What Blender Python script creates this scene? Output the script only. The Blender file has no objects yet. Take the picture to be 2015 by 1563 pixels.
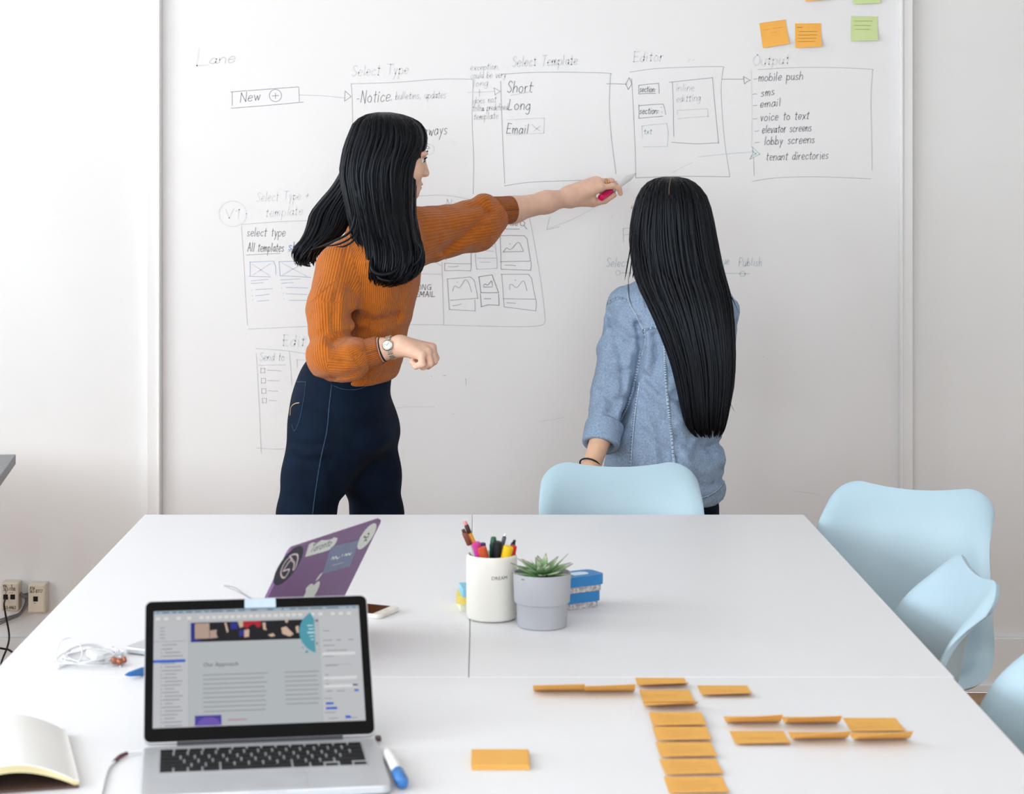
import bpy, bmesh, math, random
import numpy as np
from mathutils import Vector, Matrix
from mathutils.bvhtree import BVHTree

random.seed(7)
rng = np.random.default_rng(7)
PI = math.pi
S = bpy.context.scene
C = S.collection

# ------------------------------------------------------------------ camera
F_PX, VX, VY, CAM_H = 4085.0, 945.0, 325.0, 1.53
cam_d = bpy.data.cameras.new('camera')
cam = bpy.data.objects.new('camera', cam_d); C.objects.link(cam)
cam.location = (0, 0, CAM_H); cam.rotation_euler = (PI / 2, 0, 0)
cam_d.sensor_fit = 'HORIZONTAL'; cam_d.sensor_width = 36.0
cam_d.lens = 36.0 * F_PX / 2015.0
cam_d.shift_x = (2015 / 2 - VX) / 2015.0
cam_d.shift_y = -(1563 / 2 - VY) / 2015.0
cam_d.dof.use_dof = True; cam_d.dof.focus_distance = 5.35; cam_d.dof.aperture_fstop = 9.0
cam_d.clip_start = 0.05
S.camera = cam

# ------------------------------------------------------------------ world, lights, exposure
EXPO = 0.37
S.view_settings.view_transform = 'Standard'; S.view_settings.look = 'None'
S.view_settings.exposure = EXPO; S.view_settings.gamma = 1.0
S.view_settings.use_curve_mapping = False
S.cycles.use_denoising = True; S.cycles.use_light_tree = False
S.cycles.max_bounces = 6; S.cycles.diffuse_bounces = 3; S.cycles.glossy_bounces = 2; S.cycles.transmission_bounces = 3
S.cycles.use_adaptive_sampling = True; S.cycles.adaptive_threshold = 0.05; S.cycles.adaptive_min_samples = 8
S.cycles.caustics_reflective = False; S.cycles.caustics_refractive = False
w = bpy.data.worlds.new('sky'); S.world = w; w.use_nodes = True
w.node_tree.nodes['Background'].inputs[0].default_value = (0.85, 0.92, 1.0, 1)
w.node_tree.nodes['Background'].inputs[1].default_value = 1.0

def area(name, loc, rot, sx, sy, power, col):
    d = bpy.data.lights.new(name, 'AREA'); d.shape = 'RECTANGLE'; d.size = sx; d.size_y = sy
    d.energy = power; d.color = col
    o = bpy.data.objects.new(name, d); C.objects.link(o); o.location = loc; o.rotation_euler = rot
    return o
ROOM_L, ROOM_R, ROOM_B, WALL_Y, CEIL = -3.7, 3.0, -1.6, 6.05, 3.1
WIN_L = [(-0.8, 0.8), (1.2, 2.8), (3.2, 4.8)]
WIN_Z = (0.95, 2.8)
for (a, b) in WIN_L:      # daylight through each window of the left wall
    area('window_daylight', (ROOM_L + 0.02, (a + b) / 2, sum(WIN_Z) / 2), (0, -PI / 2, 0), WIN_Z[1] - WIN_Z[0] - .06, b - a - .06, 54, (0.86, 0.935, 1.0))
WIN_F = [(-2.6, -0.9), (-0.5, 1.2)]
for (a, b) in WIN_F:      # daylight through the windows of the wall behind the camera
    area('window_daylight', ((a + b) / 2, ROOM_B + 0.02, sum(WIN_Z) / 2), (PI / 2, 0, 0), b - a - .06, WIN_Z[1] - WIN_Z[0] - .06, 46, (0.87, 0.94, 1.0))

# ------------------------------------------------------------------ helpers
def P(px, py, D):
    return np.array([(px - VX) * D / F_PX, D, CAM_H - (py - VY) * D / F_PX])
def on_z(px, py, z):
    D = F_PX * (CAM_H - z) / (py - VY)
    return P(px, py, D)
def srgb(c):
    return tuple(((v / 255.0) / 12.92 if v / 255.0 <= 0.04045 else ((v / 255.0 + 0.055) / 1.055) ** 2.4) for v in c)
MATS = {}
def mat(name, col, rough=0.5, spec=0.5, metal=0.0, var=0.06, scale=20.0, bump=0.0, bscale=200.0, coat=0.0, sheen=0.0, emit=None, trans=0.0, sss=0.0, alpha=1.0):
    if name in MATS: return MATS[name]
    m = bpy.data.materials.new(name); m.use_nodes = True
    nt = m.node_tree; b = nt.nodes['Principled BSDF']
    base = srgb(col)
    tc = nt.nodes.new('ShaderNodeTexCoord'); nz = nt.nodes.new('ShaderNodeTexNoise')
    nz.inputs['Scale'].default_value = scale; nz.inputs['Detail'].default_value = 4
    nt.links.new(tc.outputs['Object'], nz.inputs['Vector'])
    rp = nt.nodes.new('ShaderNodeValToRGB')
    rp.color_ramp.elements[0].position = 0.3; rp.color_ramp.elements[1].position = 0.7
    rp.color_ramp.elements[0].color = (*[v * (1 - var) for v in base], 1)
    rp.color_ramp.elements[1].color = (*[min(1, v * (1 + var)) for v in base], 1)
    nt.links.new(nz.outputs['Fac'], rp.inputs['Fac'])
    nt.links.new(rp.outputs['Color'], b.inputs['Base Color'])
    if emit is not None: rp.color_ramp.elements[0].color = rp.color_ramp.elements[1].color = (.012, .012, .014, 1)
    b.inputs['Roughness'].default_value = rough
    b.inputs['Specular IOR Level'].default_value = spec
    b.inputs['Metallic'].default_value = metal
    b.inputs['Coat Weight'].default_value = coat
    b.inputs['Sheen Weight'].default_value = sheen
    b.inputs['Transmission Weight'].default_value = trans
    b.inputs['Subsurface Weight'].default_value = sss
    if sss: b.inputs['Subsurface Radius'].default_value = (0.02, 0.008, 0.004); b.inputs['Subsurface Scale'].default_value = 0.4
    if emit is not None:
        b.inputs['Emission Color'].default_value = (*srgb(col), 1); b.inputs['Emission Strength'].default_value = emit
    if emit is not None: m.cycles.emission_sampling = 'NONE'
    if bump:
        n2 = nt.nodes.new('ShaderNodeTexNoise'); n2.inputs['Scale'].default_value = bscale; n2.inputs['Detail'].default_value = 3
        nt.links.new(tc.outputs['Object'], n2.inputs['Vector'])
        bp = nt.nodes.new('ShaderNodeBump'); bp.inputs['Strength'].default_value = bump; bp.inputs['Distance'].default_value = 0.002
        nt.links.new(n2.outputs['Fac'], bp.inputs['Height']); nt.links.new(bp.outputs['Normal'], b.inputs['Normal'])
    MATS[name] = m
    return m

def tag(o, label=None, cat=None, group=None, kind=None):
    if label: o['label'] = label
    if cat: o['category'] = cat
    if group: o['group'] = group
    if kind: o['kind'] = kind
    return o
def thing(name, label, cat, loc=(0, 0, 0), rotz=0.0, group=None):
    o = bpy.data.objects.new(name, None); C.objects.link(o)
    o.location = loc; o.rotation_euler = (0, 0, rotz); o.empty_display_size = 0.05
    return tag(o, label, cat, group)
def chain_loc(p):
    v = np.zeros(3)
    while p is not None:
        v += np.array(p.location); p = p.parent
    return v
class MB:
    def __init__(s): s.v = []; s.f = []; s.mi = []
    def add(s, v, f, mi=0):
        k = len(s.v); s.v += [tuple(float(c) for c in p) for p in v]; s.f += [tuple(int(i) + k for i in q) for q in f]; s.mi += [mi] * len(f); return s
    def box(s, c, size, bev=0.0, rz=0.0, seg=2, mi=0, M=None):
        bm = bmesh.new(); bmesh.ops.create_cube(bm, size=1.0)
        for v in bm.verts: v.co = Vector((v.co.x * size[0], v.co.y * size[1], v.co.z * size[2]))
        if bev > 0: bmesh.ops.bevel(bm, geom=list(bm.edges), offset=bev, segments=seg, affect='EDGES', profile=0.5)
        R = Matrix.Rotation(rz, 4, 'Z')
        if M is not None: R = M
        bm.verts.index_update()
        s.add([tuple((R @ v.co) + Vector(c)) for v in bm.verts], [[v.index for v in f.verts] for f in bm.faces], mi)
        bm.free(); return s
    def prism(s, outline, z0, z1, fn=None, mi=0):      # outline list of (x,y), extruded z0..z1
        n = len(outline); v = [(x, y, z0) for x, y in outline] + [(x, y, z1) for x, y in outline]
        if fn: v = [fn(*p) for p in v]
        f = [tuple(range(n))[::-1], tuple(range(n, 2 * n))] + [(i, (i + 1) % n, n + (i + 1) % n, n + i) for i in range(n)]
        return s.add(v, f, mi)
    def lathe(s, prof, seg=32, c=(0, 0, 0), mi=0, M=None):
        v = []; f = []; n = len(prof)
        for i in range(seg):
            a = 2 * PI * i / seg
            for (r, z) in prof:
                p = Vector((r * math.cos(a), r * math.sin(a), z))
                if M is not None: p = M @ p
                v.append((p.x + c[0], p.y + c[1], p.z + c[2]))
        for i in range(seg):
            j = (i + 1) % seg
            for k in range(n - 1): f.append((i * n + k, j * n + k, j * n + k + 1, i * n + k + 1))
        if prof[0][0] > 1e-6: f.append(tuple(i * n for i in range(seg))[::-1])
        if prof[-1][0] > 1e-6: f.append(tuple(i * n + n - 1 for i in range(seg)))
        return s.add(v, f, mi)
    def tube(s, pts, r, sides=8, cap=True, flat=1.0, mi=0, up=None):
        pts = np.asarray(pts, float); n = len(pts)
        r = np.broadcast_to(np.asarray(r, float), (n,))
        t = np.gradient(pts, axis=0); t /= np.linalg.norm(t, axis=1)[:, None] + 1e-12
        u = np.array(up if up is not None else ([0, 0, 1] if abs(t[0][2]) < 0.9 else [1, 0, 0]), float)
        v = []; f = []
        for i in range(n):
            a = u - t[i] * np.dot(u, t[i]); a /= np.linalg.norm(a) + 1e-12; b = np.cross(t[i], a); u = a
            for k in range(sides):
                q = 2 * PI * k / sides
                v.append(pts[i] + r[i] * (math.cos(q) * a * flat + math.sin(q) * b))
        for i in range(n - 1):
            for k in range(sides):
                k2 = (k + 1) % sides; f.append((i * sides + k, i * sides + k2, (i + 1) * sides + k2, (i + 1) * sides + k))
        if cap: f += [tuple(range(sides))[::-1], tuple(range((n - 1) * sides, n * sides))]
        return s.add(v, f, mi)
    def cyl(s, a, b, ra, rb=None, sides=16, mi=0):
        rb = ra if rb is None else rb
        return s.tube([a, b], [ra, rb], sides, mi=mi)
    def build(s, name, m, parent=None, smooth=False, world=False, angle=None):
        me = bpy.data.meshes.new(name)
        v = s.v
        if world and parent is not None:
            L = chain_loc(parent); v = [(p[0] - L[0], p[1] - L[1], p[2] - L[2]) for p in v]
        me.from_pydata(v, [], s.f); me.update()
        ms = m if isinstance(m, (list, tuple)) else [m]
        for x in ms: me.materials.append(x)
        if len(ms) > 1: me.polygons.foreach_set('material_index', s.mi)
        if smooth: me.polygons.foreach_set('use_smooth', [True] * len(me.polygons))
        o = bpy.data.objects.new(name, me); C.objects.link(o)
        if parent is not None: o.parent = parent
        if smooth and angle: me.set_sharp_from_angle(angle=angle)
        return o
def copy_obj(o, parent=None, **kw):
    c = o.copy(); C.objects.link(c); c.parent = parent
    return c
def struct(o): o['kind'] = 'structure'; return o
def catmull(pts, n=8, closed=False):
    p = np.asarray(pts, float)
    if len(p) < 3 and not closed:
        t = np.linspace(0, 1, n + 1)[:, None]; return p[0] * (1 - t) + p[-1] * t
    q = np.vstack([p[-1], p, p[0], p[1]]) if closed else np.vstack([2 * p[0] - p[1], p, 2 * p[-1] - p[-2]])
    out = []
    for i in range(1, len(q) - 2):
        t = np.linspace(0, 1, n, endpoint=False)[:, None]
        a, b, c, d = q[i - 1], q[i], q[i + 1], q[i + 2]
        out.append(0.5 * (2 * b + (c - a) * t + (2 * a - 5 * b + 4 * c - d) * t ** 2 + (3 * b - 3 * c + d - a) * t ** 3))
    if not closed: out.append(p[-1:])
    return np.vstack(out)

# ------------------------------------------------------------------ materials
M_wall = mat('wall_paint', (238, 237, 236), 0.55, 0.3, var=0.012, scale=3, bump=0.03, bscale=60)
M_board = mat('whiteboard_paint', (240, 239, 239), 0.35, 0.35, var=0.008, scale=4)
M_trim = mat('trim_paint', (240, 239, 238), 0.4, 0.4, var=0.01, scale=8)
M_ceil = mat('ceiling_paint', (240, 240, 238), 0.8, 0.2, var=0.01, scale=5)
M_floor = mat('oak_plank', (176, 132, 92), 0.4, 0.4, var=0.16, scale=14)
M_table = mat('white_laminate', (240, 240, 242), 0.42, 0.35, var=0.006, scale=6)
M_tleg = mat('white_steel', (225, 226, 228), 0.4, 0.5, var=0.02)
M_chair = mat('pastel_blue_plastic', (181, 207, 220), 0.45, 0.4, var=0.015, scale=10)
M_wood = mat('beech', (205, 165, 115), 0.45, 0.4, var=0.1, scale=30)
M_metal = mat('dark_steel', (60, 60, 62), 0.35, 0.5, 0.8, var=0.05)
M_grey = mat('grey_laminate', (140, 141, 145), 0.5, 0.35, var=0.03)

# ------------------------------------------------------------------ the room
cy0, cy1 = ROOM_B, WALL_Y
fl = struct(MB().box(((ROOM_L + ROOM_R) / 2, (cy0 + cy1) / 2, -0.06), (ROOM_R - ROOM_L, cy1 - cy0, 0.09)).build('floor', mat('subfloor', (120, 80, 50), 0.8)))
pw, pl = 0.127, 2.2
plank_mesh = None
for i in range(int((cy1 - cy0) / pw) + 1):
    y = cy0 + (i + .5) * pw
    if y + pw / 2 > cy1: break
    x = ROOM_L - (i * 0.53) % pl
    while x < ROOM_R - 0.02:
        a, b = max(x, ROOM_L), min(x + pl, ROOM_R)
        if b - a > 0.05:
            if plank_mesh is None:
                o = MB().box((0, 0, 0), (1, pw - 0.003, 0.015), 0.0).build('plank', M_floor); plank_mesh = o.data
            else:
                o = bpy.data.objects.new('plank', plank_mesh); C.objects.link(o)
            o.parent = fl; o.location = ((a + b) / 2, y, -0.0075); o.scale = (b - a - 0.003, 1, 1)
        x += pl
struct(MB().box(((ROOM_L + ROOM_R) / 2, cy1 + 0.05, CEIL / 2), (ROOM_R - ROOM_L + .2, 0.1, CEIL)).build('wall_back', M_wall))
struct(MB().box((ROOM_R + 0.05, (cy0 + cy1) / 2, CEIL / 2), (0.1, cy1 - cy0, CEIL)).build('wall_right', M_wall))
struct(MB().box(((ROOM_L + ROOM_R) / 2, (cy0 + cy1) / 2, CEIL + 0.05), (ROOM_R - ROOM_L + .2, cy1 - cy0 + .2, 0.1)).build('ceiling', M_ceil))
def holed_wall(name, along, fixed, lo, hi, wins, thick):
    mb = MB(); z0, z1 = WIN_Z
    def bx(a, b, za, zb):
        if b - a < 1e-4: return
        c = ((a + b) / 2, fixed, (za + zb) / 2) if along == 'x' else (fixed, (a + b) / 2, (za + zb) / 2)
        sz = (b - a, thick, zb - za) if along == 'x' else (thick, b - a, zb - za)
        mb.box(c, sz)
    bx(lo, hi, 0, z0); bx(lo, hi, z1, CEIL)
    e = [lo] + [q for w_ in wins for q in w_] + [hi]
    for k in range(0, len(e), 2): bx(e[k], e[k + 1], z0, z1)
    return struct(mb.build(name, M_wall))
holed_wall('wall_left', 'y', ROOM_L - 0.05, cy0, cy1, WIN_L, 0.1)
holed_wall('wall_front', 'x', ROOM_B - 0.05, ROOM_L, ROOM_R, WIN_F, 0.1)
M_glass = mat('window_glass', (235, 240, 245), 0.02, 0.5, trans=1.0, var=0.0)
wn = 0
for along, fixed, wins in (('y', ROOM_L - 0.05, WIN_L), ('x', ROOM_B - 0.05, WIN_F)):
    for (a, b) in wins:
        wn += 1; z0, z1 = WIN_Z
        mb = MB(); gl = MB()
        def bx(m_, a_, b_, za, zb, t):
            c = ((a_ + b_) / 2, fixed, (za + zb) / 2) if along == 'x' else (fixed, (a_ + b_) / 2, (za + zb) / 2)
            m_.box(c, (b_ - a_, t, zb - za) if along == 'x' else (t, b_ - a_, zb - za))
        for q in ((a, a + .04, z0, z1), (b - .04, b, z0, z1), (a, b, z0, z0 + .04), (a, b, z1 - .04, z1), ((a + b) / 2 - .02, (a + b) / 2 + .02, z0, z1)): bx(mb, *q, 0.05)
        wf = struct(mb.build('window_%d' % wn, M_trim))
        bx(gl, a + .03, b - .03, z0 + .03, z1 - .03, 0.006)
        gl.build('pane', M_glass, wf)
Wy = 6.04            # face of the writing panel
def wallp(px, py, off=0.0): return P(px, py, Wy - off)
xl, xr = (318 - VX) * Wy / F_PX, (1770 - VX) * Wy / F_PX
board = MB().box(((xl + xr) / 2, Wy + 0.005, CEIL / 2 + 0.08), (xr - xl + 0.02, 0.0098, CEIL - 0.17)).build('whiteboard', M_board)
tag(board, 'wide white writing panel on the wall covered with marker sketches and handwriting', 'whiteboard')
for n_, (pa, pb) in enumerate(((289, 317), (1770, 1796))):
    xa, xb = (pa - VX) * 6.02 / F_PX, (pb - VX) * 6.02 / F_PX
    mb = MB().box(((xa + xb) / 2, 6.033, CEIL / 2 + .08), (xb - xa, 0.032, CEIL - .162), 0.002)
    mb.box((xa + 0.006 if n_ else xb - 0.006, 6.015, CEIL / 2 + .08), (0.007, 0.008, CEIL - .162), 0.002)
    struct(mb.build('trim_%d' % (n_ + 1), M_trim))
mb = MB().box(((ROOM_L + ROOM_R) / 2, WALL_Y - 0.009, 0.0775), (ROOM_R - ROOM_L, 0.018, 0.155), 0.003)
mb.box(((ROOM_L + ROOM_R) / 2, WALL_Y - 0.022, 0.012), (ROOM_R - ROOM_L, 0.016, 0.024), 0.004)
struct(mb.build('baseboard_back', M_trim))

# ------------------------------------------------------------------ tables
TZ = 0.734
def table(label, x0, x1, y0, y1):
    t = thing('work_table', label, 'table', ((x0 + x1) / 2, (y0 + y1) / 2, 0), group='white tables pushed together')
    w_, d_ = x1 - x0, y1 - y0
    MB().box((0, 0, TZ - 0.017), (w_, d_, 0.034), 0.0015).build('table_top', M_table, t)
    for sx in (-1, 1):
        for sy in (-1, 1):
            px_, py_ = sx * (w_ / 2 - .06), sy * (d_ / 2 - .06)
            lg = MB().lathe([(0.02, 0.0), (0.024, 0.006), (0.02, 0.02), (0.02, TZ - .04), (0.035, TZ - .04), (0.035, TZ - .0345)], 20, (px_, py_, 0)).build('leg', M_tleg, t, smooth=True, angle=0.6)
    return t
YS, YF = 3.2262, 4.7266
table('white table at the far left, holding the purple laptop', -0.764, -0.0182, YS + .001, YF)
table('white table at the far right, holding the grey succulent pot', -0.0168, 0.737, YS + .001, YF)
table('nearest white table, holding the silver laptop and rows of orange notes', -0.768, 0.734, YS - 0.752, YS - .0005)

dz = 0.73
dk = thing('side_desk', 'grey desk whose corner juts in at the left edge', 'desk', (-1.884, 5.2, 0))
MB().box((0, 0, 0), (1.3, 0.75, 0.028), 0.002).build('desk_top', M_grey, dk)
dk.children[0].location = (0.0, 0.09, dz - .014); dk.children[0].rotation_euler = (0, 0, math.radians(7))
for sx in (-.55, .52):
    for sy in (-.25, .38):
        MB().lathe([(0.022, 0), (0.022, dz - .028)], 16, (sx, sy, 0)).build('leg', M_metal, dk, smooth=True, angle=.6)

# ------------------------------------------------------------------ shell chairs
def shell_mesh():
    prof = np.array([(-.225, .405), (-.215, .428), (-.17, .442), (-.09, .436), (0, .426), (.08, .426), (.14, .446), (.178, .485), (.203, .545), (.222, .62), (.237, .70), (.25, .765), (.262, .815)])
    hw = np.array([.150, .168, .188, .200, .206, .209, .211, .212, .211, .205, .193, .184, .178])
    pr = catmull(prof, 12); hwc = catmull(np.c_[hw, hw], 12)[:, 0]
    sl = np.r_[0, np.cumsum(np.linalg.norm(np.diff(pr, axis=0), axis=1))]; T = sl[-1]
    nu, nv = 49, 70
    WZ = catmull(np.array([(.40, .050), (.44, .056), (.50, .085), (.56, .104), (.63, .102), (.70, .074), (.76, .032), (.82, -.008)]), 8)
    V = np.zeros((nv, nu, 3))
    for j in range(nu):
        u = math.sin(PI / 2 * (-1 + 2 * j / (nu - 1))); a = abs(u)
        top = 1 - 0.066 * (1 - math.sqrt(max(0, 1 - max(0, (a - .68) / .32) ** 2))) - 0.013 * (1 - min(1, a / .66) ** 2)
        bot = 0.075 * max(0, (a - .6) / .4) ** 2.2
        for i in range(nv):
            q = (bot + (top - bot) * i / (nv - 1)) * T
            y = np.interp(q, sl, pr[:, 0]); z = np.interp(q, sl, pr[:, 1]); h = np.interp(q, sl, hwc)
            y2 = np.interp(min(T, q + .005), sl, pr[:, 0]) - np.interp(q - .005, sl, pr[:, 0]); z2 = np.interp(min(T, q + .005), sl, pr[:, 1]) - np.interp(q - .005, sl, pr[:, 1])
            l = math.hypot(y2, z2) + 1e-9; ny, nz = -z2 / l, y2 / l      # towards the sitter
            t = q / T
            wing = np.interp(z if q > T * .35 else .42, WZ[:, 0], WZ[:, 1]) * a ** 2.3
            wing -= np.interp(z, (.45, .62, .74), (.030, .024, .010)) * max(0, (a - .84) / .16) ** 2
            if i > nv - 9: wing -= 0.010 * ((i - nv + 9) / 8) ** 2
            V[i, j] = (u * h, y + ny * wing, z + nz * wing)
    v = V.reshape(-1, 3)
    f = [(i * nu + j, i * nu + j + 1, (i + 1) * nu + j + 1, (i + 1) * nu + j) for i in range(nv - 1) for j in range(nu - 1)]
    return v, f
def make_chair(label, x, y, rot):
    t = thing('shell_chair', label, 'chair', (x, y, 0), rot, 'pale blue chairs around the tables')
    v, f = shell_mesh()
    o = MB().add(v, f).build('shell', M_chair, t, smooth=True)
    md = o.modifiers.new('thickness', 'SOLIDIFY'); md.thickness = 0.011; md.offset = 0
    b = o.modifiers.new('soft_edge', 'BEVEL'); b.width = 0.004; b.segments = 2; b.limit_method = 'ANGLE'
    MB().box((0, 0, .41), (.2, .2, .018), .004).build('seat_mount', M_metal, t)
    for sx in (-1, 1):
        for sy in (-1, 1):
            MB().tube([(sx * .09, sy * .09, .405), (sx * .19, sy * .19, 0)], [.014, .010], 12).build('leg', M_wood, t, smooth=True, angle=.7)
    for s_ in (-1, 1):
        MB().tube([(-.13, s_ * .13, .25), (.13, s_ * .13, .25)], .005, 8).build('strut', M_metal, t, smooth=True, angle=.7)
    return t
ch = make_chair('pale blue chair at the far head of the table, behind it the denim-shirted person', 0.333, 4.72, 0.0)
def dup_chair(label, x, y, rot):
    r = copy_obj(ch); r.location = (x, y, 0); r.rotation_euler = (0, 0, rot); r['label'] = label
    for k in list(ch.children): copy_obj(k, r)
    return r
dup_chair('pale blue chair at the far right corner, turned half towards the viewer', 0.842, 4.40, math.radians(-28))
dup_chair('pale blue chair side-on at the middle of the right table edge', 0.613, 3.69, math.radians(-90))
dup_chair('pale blue chair cut off by the right edge of the picture', 0.640, 3.09, math.radians(-90))
# ------------------------------------------------------------------ handwriting on the board
G = {
'a': (5, '~4,4 2,5 0,3 0,1 2,0 4,2;4,5 4,1 5,0'), 'b': (5, '0,9 0,0;~0,3 2,5 4,3 4,1 2,0 0,1'), 'c': (4.6, '~4,4 2,5 0,3 0,1 2,0 4,1'),
'd': (5, '~4,4 2,5 0,3 0,1 2,0 4,2;4,9 4,0'), 'e': (4.8, '~0,2.5 4,3 3.5,4.7 1.5,5 0,3 0.3,0.8 2,0 4,1'), 'f': (4, '~4,8.5 2.5,9 1.5,7 1.5,0;0,5 3.5,5'),
'g': (5, '~4,4 2,5 0,3 0,1 2,0 4,2;~4,5 4,-2 2.5,-4 0,-3'), 'h': (5, '0,9 0,0;~0,3 2,5 4,4 4,0'), 'i': (2, '0.5,5 0.5,0;0.5,7 0.6,7.5'), 'j': (3, '~2,5 2,-2 0,-4;2,7 2.1,7.5'),
'k': (4.6, '0,9 0,0;3.5,5 0,2 4,0'), 'l': (2, '0.5,9 0.5,0'), 'm': (7.2, '0,5 0,0;~0,3 1.5,5 3,4 3,0;~3,3 4.5,5 6,4 6,0'), 'n': (5, '0,5 0,0;~0,3 2,5 4,4 4,0'),
'o': (5, '~2,5 0,3.5 0,1 2,0 4,1.2 4,3.7 2,5'), 'p': (5, '0,5 0,-4;~0,4 2,5 4,3.5 4,1.2 2,0 0,1'), 'q': (5, '~4,4 2,5 0,3 0,1 2,0 4,2;4,5 4,-4'), 'r': (3.8, '0,5 0,0;~0,3 1.5,4.8 3,4.8'),
's': (4.4, '~3.5,4.5 1.5,5 0.3,4 1.8,2.6 3.5,1.3 2,0 0,0.5'), 't': (3.8, '1.5,8 1.5,0.5 2.5,0;0,5.3 3.5,5.6'), 'u': (5, '~0,5 0,1 2,0 4,1.5;4,5 4,0'), 'v': (4.8, '0,5 2,0 4,5'),
'w': (6.8, '0,5 1.5,0 3,4 4.5,0 6,5'), 'x': (4.8, '0,5 4,0;4,5 0,0'), 'y': (4.8, '0,5 2,0.5;4,5 0.8,-4'), 'z': (4.6, '0,5 4,5 0,0 4,0'),
'A': (6.6, '0,0 3,9 6,0;1,3.5 5,3.5'), 'D': (6.4, '0,0 0,9;~0,9 4,8 5.5,5 4,1 0,0'), 'E': (5.6, '5,9 0,9 0,0 5,0.3;0,4.7 4,4.7'), 'F': (5.4, '5,9 0,9 0,0;0,4.7 4,4.7'), 'G': (6.4, '~5.5,8 3,9 0.3,6 0.5,2 3,0 5.5,1.5;3.2,4 5.6,4 5.6,0'),
'I': (2.2, '0.5,9 0.5,0'), 'L': (5.8, '0,9 0,0 5,0.2'), 'M': (7, '0,0 0.6,9 3,3 5.6,9 6.2,0'), 'N': (6.2, '0,0 0,9 5,0 5,9'), 'O': (6.6, '~3,9 0,6 0.3,2 3,0 5.8,2 5.8,6.5 3,9'), 'P': (5.6, '0,0 0,9;~0,9 3.5,8.8 5,6.8 3.5,4.5 0,4.3'),
'S': (5.6, '~5,8 2.5,9 0.4,7 2.5,4.8 4.8,2.6 2.6,0 0,1'), 'T': (7, '0,9 7,9;3.5,9 3.5,0'), 'U': (6.4, '~0,9 0,2 2.8,0 5.4,2 5.4,9'), 'V': (6, '0,9 2.8,0 5.6,9'), 'R': (6, '0,0 0,9;~0,9 4,8.6 4.6,6.8 3,4.8 0,4.5;2.4,4.6 5.2,0'), 'W': (8, '0,9 2,0 4,6 6,0 8,9'), 'K': (5.6, '0,9 0,0;5,9 0,4 5,0'), 'H': (6, '0,9 0,0;5,9 5,0;0,4.6 5,4.6'),
'1': (3.4, '0,7 2,9 2,0'), '2': (5, '~0,7.5 2,9 4,7 2.5,3.5 0,0;0,0 4.4,0'), '3': (5, '~0,8.5 3,8.8 3.6,6.6 1.6,5 3.8,3.2 3.2,0.6 0,0.3'), '4': (5.4, '3.4,0 3.4,9 0,3 4.8,3'), '6': (5, '~3.6,8.6 1,6 0,2.5 2,0 4,2 2.4,4.4 0.3,3'), '7': (5, '0,9 4.4,9 1.4,0'), '0': (5.2, '~2.2,9 0,6 0.2,2 2.2,0 4.3,2.4 4.3,6.6 2.2,9'), '8': (5, '~2,4.8 0.4,6.8 2,9 3.8,7 2,4.8 0,2.4 2,0 4.2,2.2 2,4.8'), '5': (5, '4.2,9 0.6,9 0.4,5;~0.4,5 3,5.4 4,3 2.6,0.4 0,0.5'),
'+': (5.4, '0,3.5 4.6,3.5;2.3,1.2 2.3,5.8'), '-': (4, '0,3.3 3,3.5'), ':': (2, '0.6,1 0.7,1.4;0.6,4 0.7,4.4'), ',': (2, '0.8,0.5 0.3,-1.2'), '.': (2, '0.5,0 0.6,0.4'), ' ': (4.5, ''),
}
def ribbon(mb, pts, w_):
    pts = np.asarray(pts, float)
    keep = [0] + [i for i in range(1, len(pts)) if np.linalg.norm(pts[i] - pts[i - 1]) > 1e-6]
    pts = pts[keep]
    if len(pts) < 2: return
    t = np.gradient(pts, axis=0); t /= np.linalg.norm(t, axis=1)[:, None] + 1e-12
    e = np.stack([-t[:, 1], t[:, 0]], 1) * w_ / 2
    pts[0] -= t[0] * w_ * .3; pts[-1] += t[-1] * w_ * .3
    v = [(*(p + q), 0) for p, q in zip(pts, e)] + [(*(p - q), 0) for p, q in zip(pts, e)]
    n = len(pts)
    mb.add(v, [(i, i + 1, n + i + 1, n + i) for i in range(n - 1)])
def strokes_of(txt, jit=0.28):
    out = []; x = 0
    for ch_ in txt:
        wd, st = G.get(ch_, G[' '])
        for s_ in st.split(';'):
            if not s_: continue
            cur = s_.startswith('~'); s_ = s_.lstrip('~')
            p = np.array([[float(a) for a in q.split(',')] for q in s_.split()])
            p = p + rng.normal(0, jit, p.shape) * (0.6 if cur else 1)
            if cur and len(p) > 2: out.append(catmull(p, 5) + [x, 0])
            else: out += [catmull(p[i:i + 2], 3) + [x, 0] for i in range(len(p) - 1)]
        x += wd + 1.5
    return out, x
INK = {}
def ink(shade, tint='k'):
    base = {'k': (20, 22, 30), 'b': (40, 90, 170), 't': (30, 110, 130), 'o': (190, 90, 50)}[tint]
    c = tuple(int(240 + (b - 240) * shade * .55) for b in base)
    return mat('marker_ink_%s_%02d' % (tint, int(shade * 100)), c, 0.5, 0.3, var=0.06, scale=60)
INKN = [0]
def flat_to_wall(mb, name, m, parent=None):
    """mb holds (px, py, 0) measured marks; lay them on the board face."""
    INKN[0] += 1
    off = 0.0003 + 0.00001 * (INKN[0] % 40)
    mb.v = [tuple(wallp(a, b, off)) for a, b, _ in mb.v]
    return mb.build(name, m, board)
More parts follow.
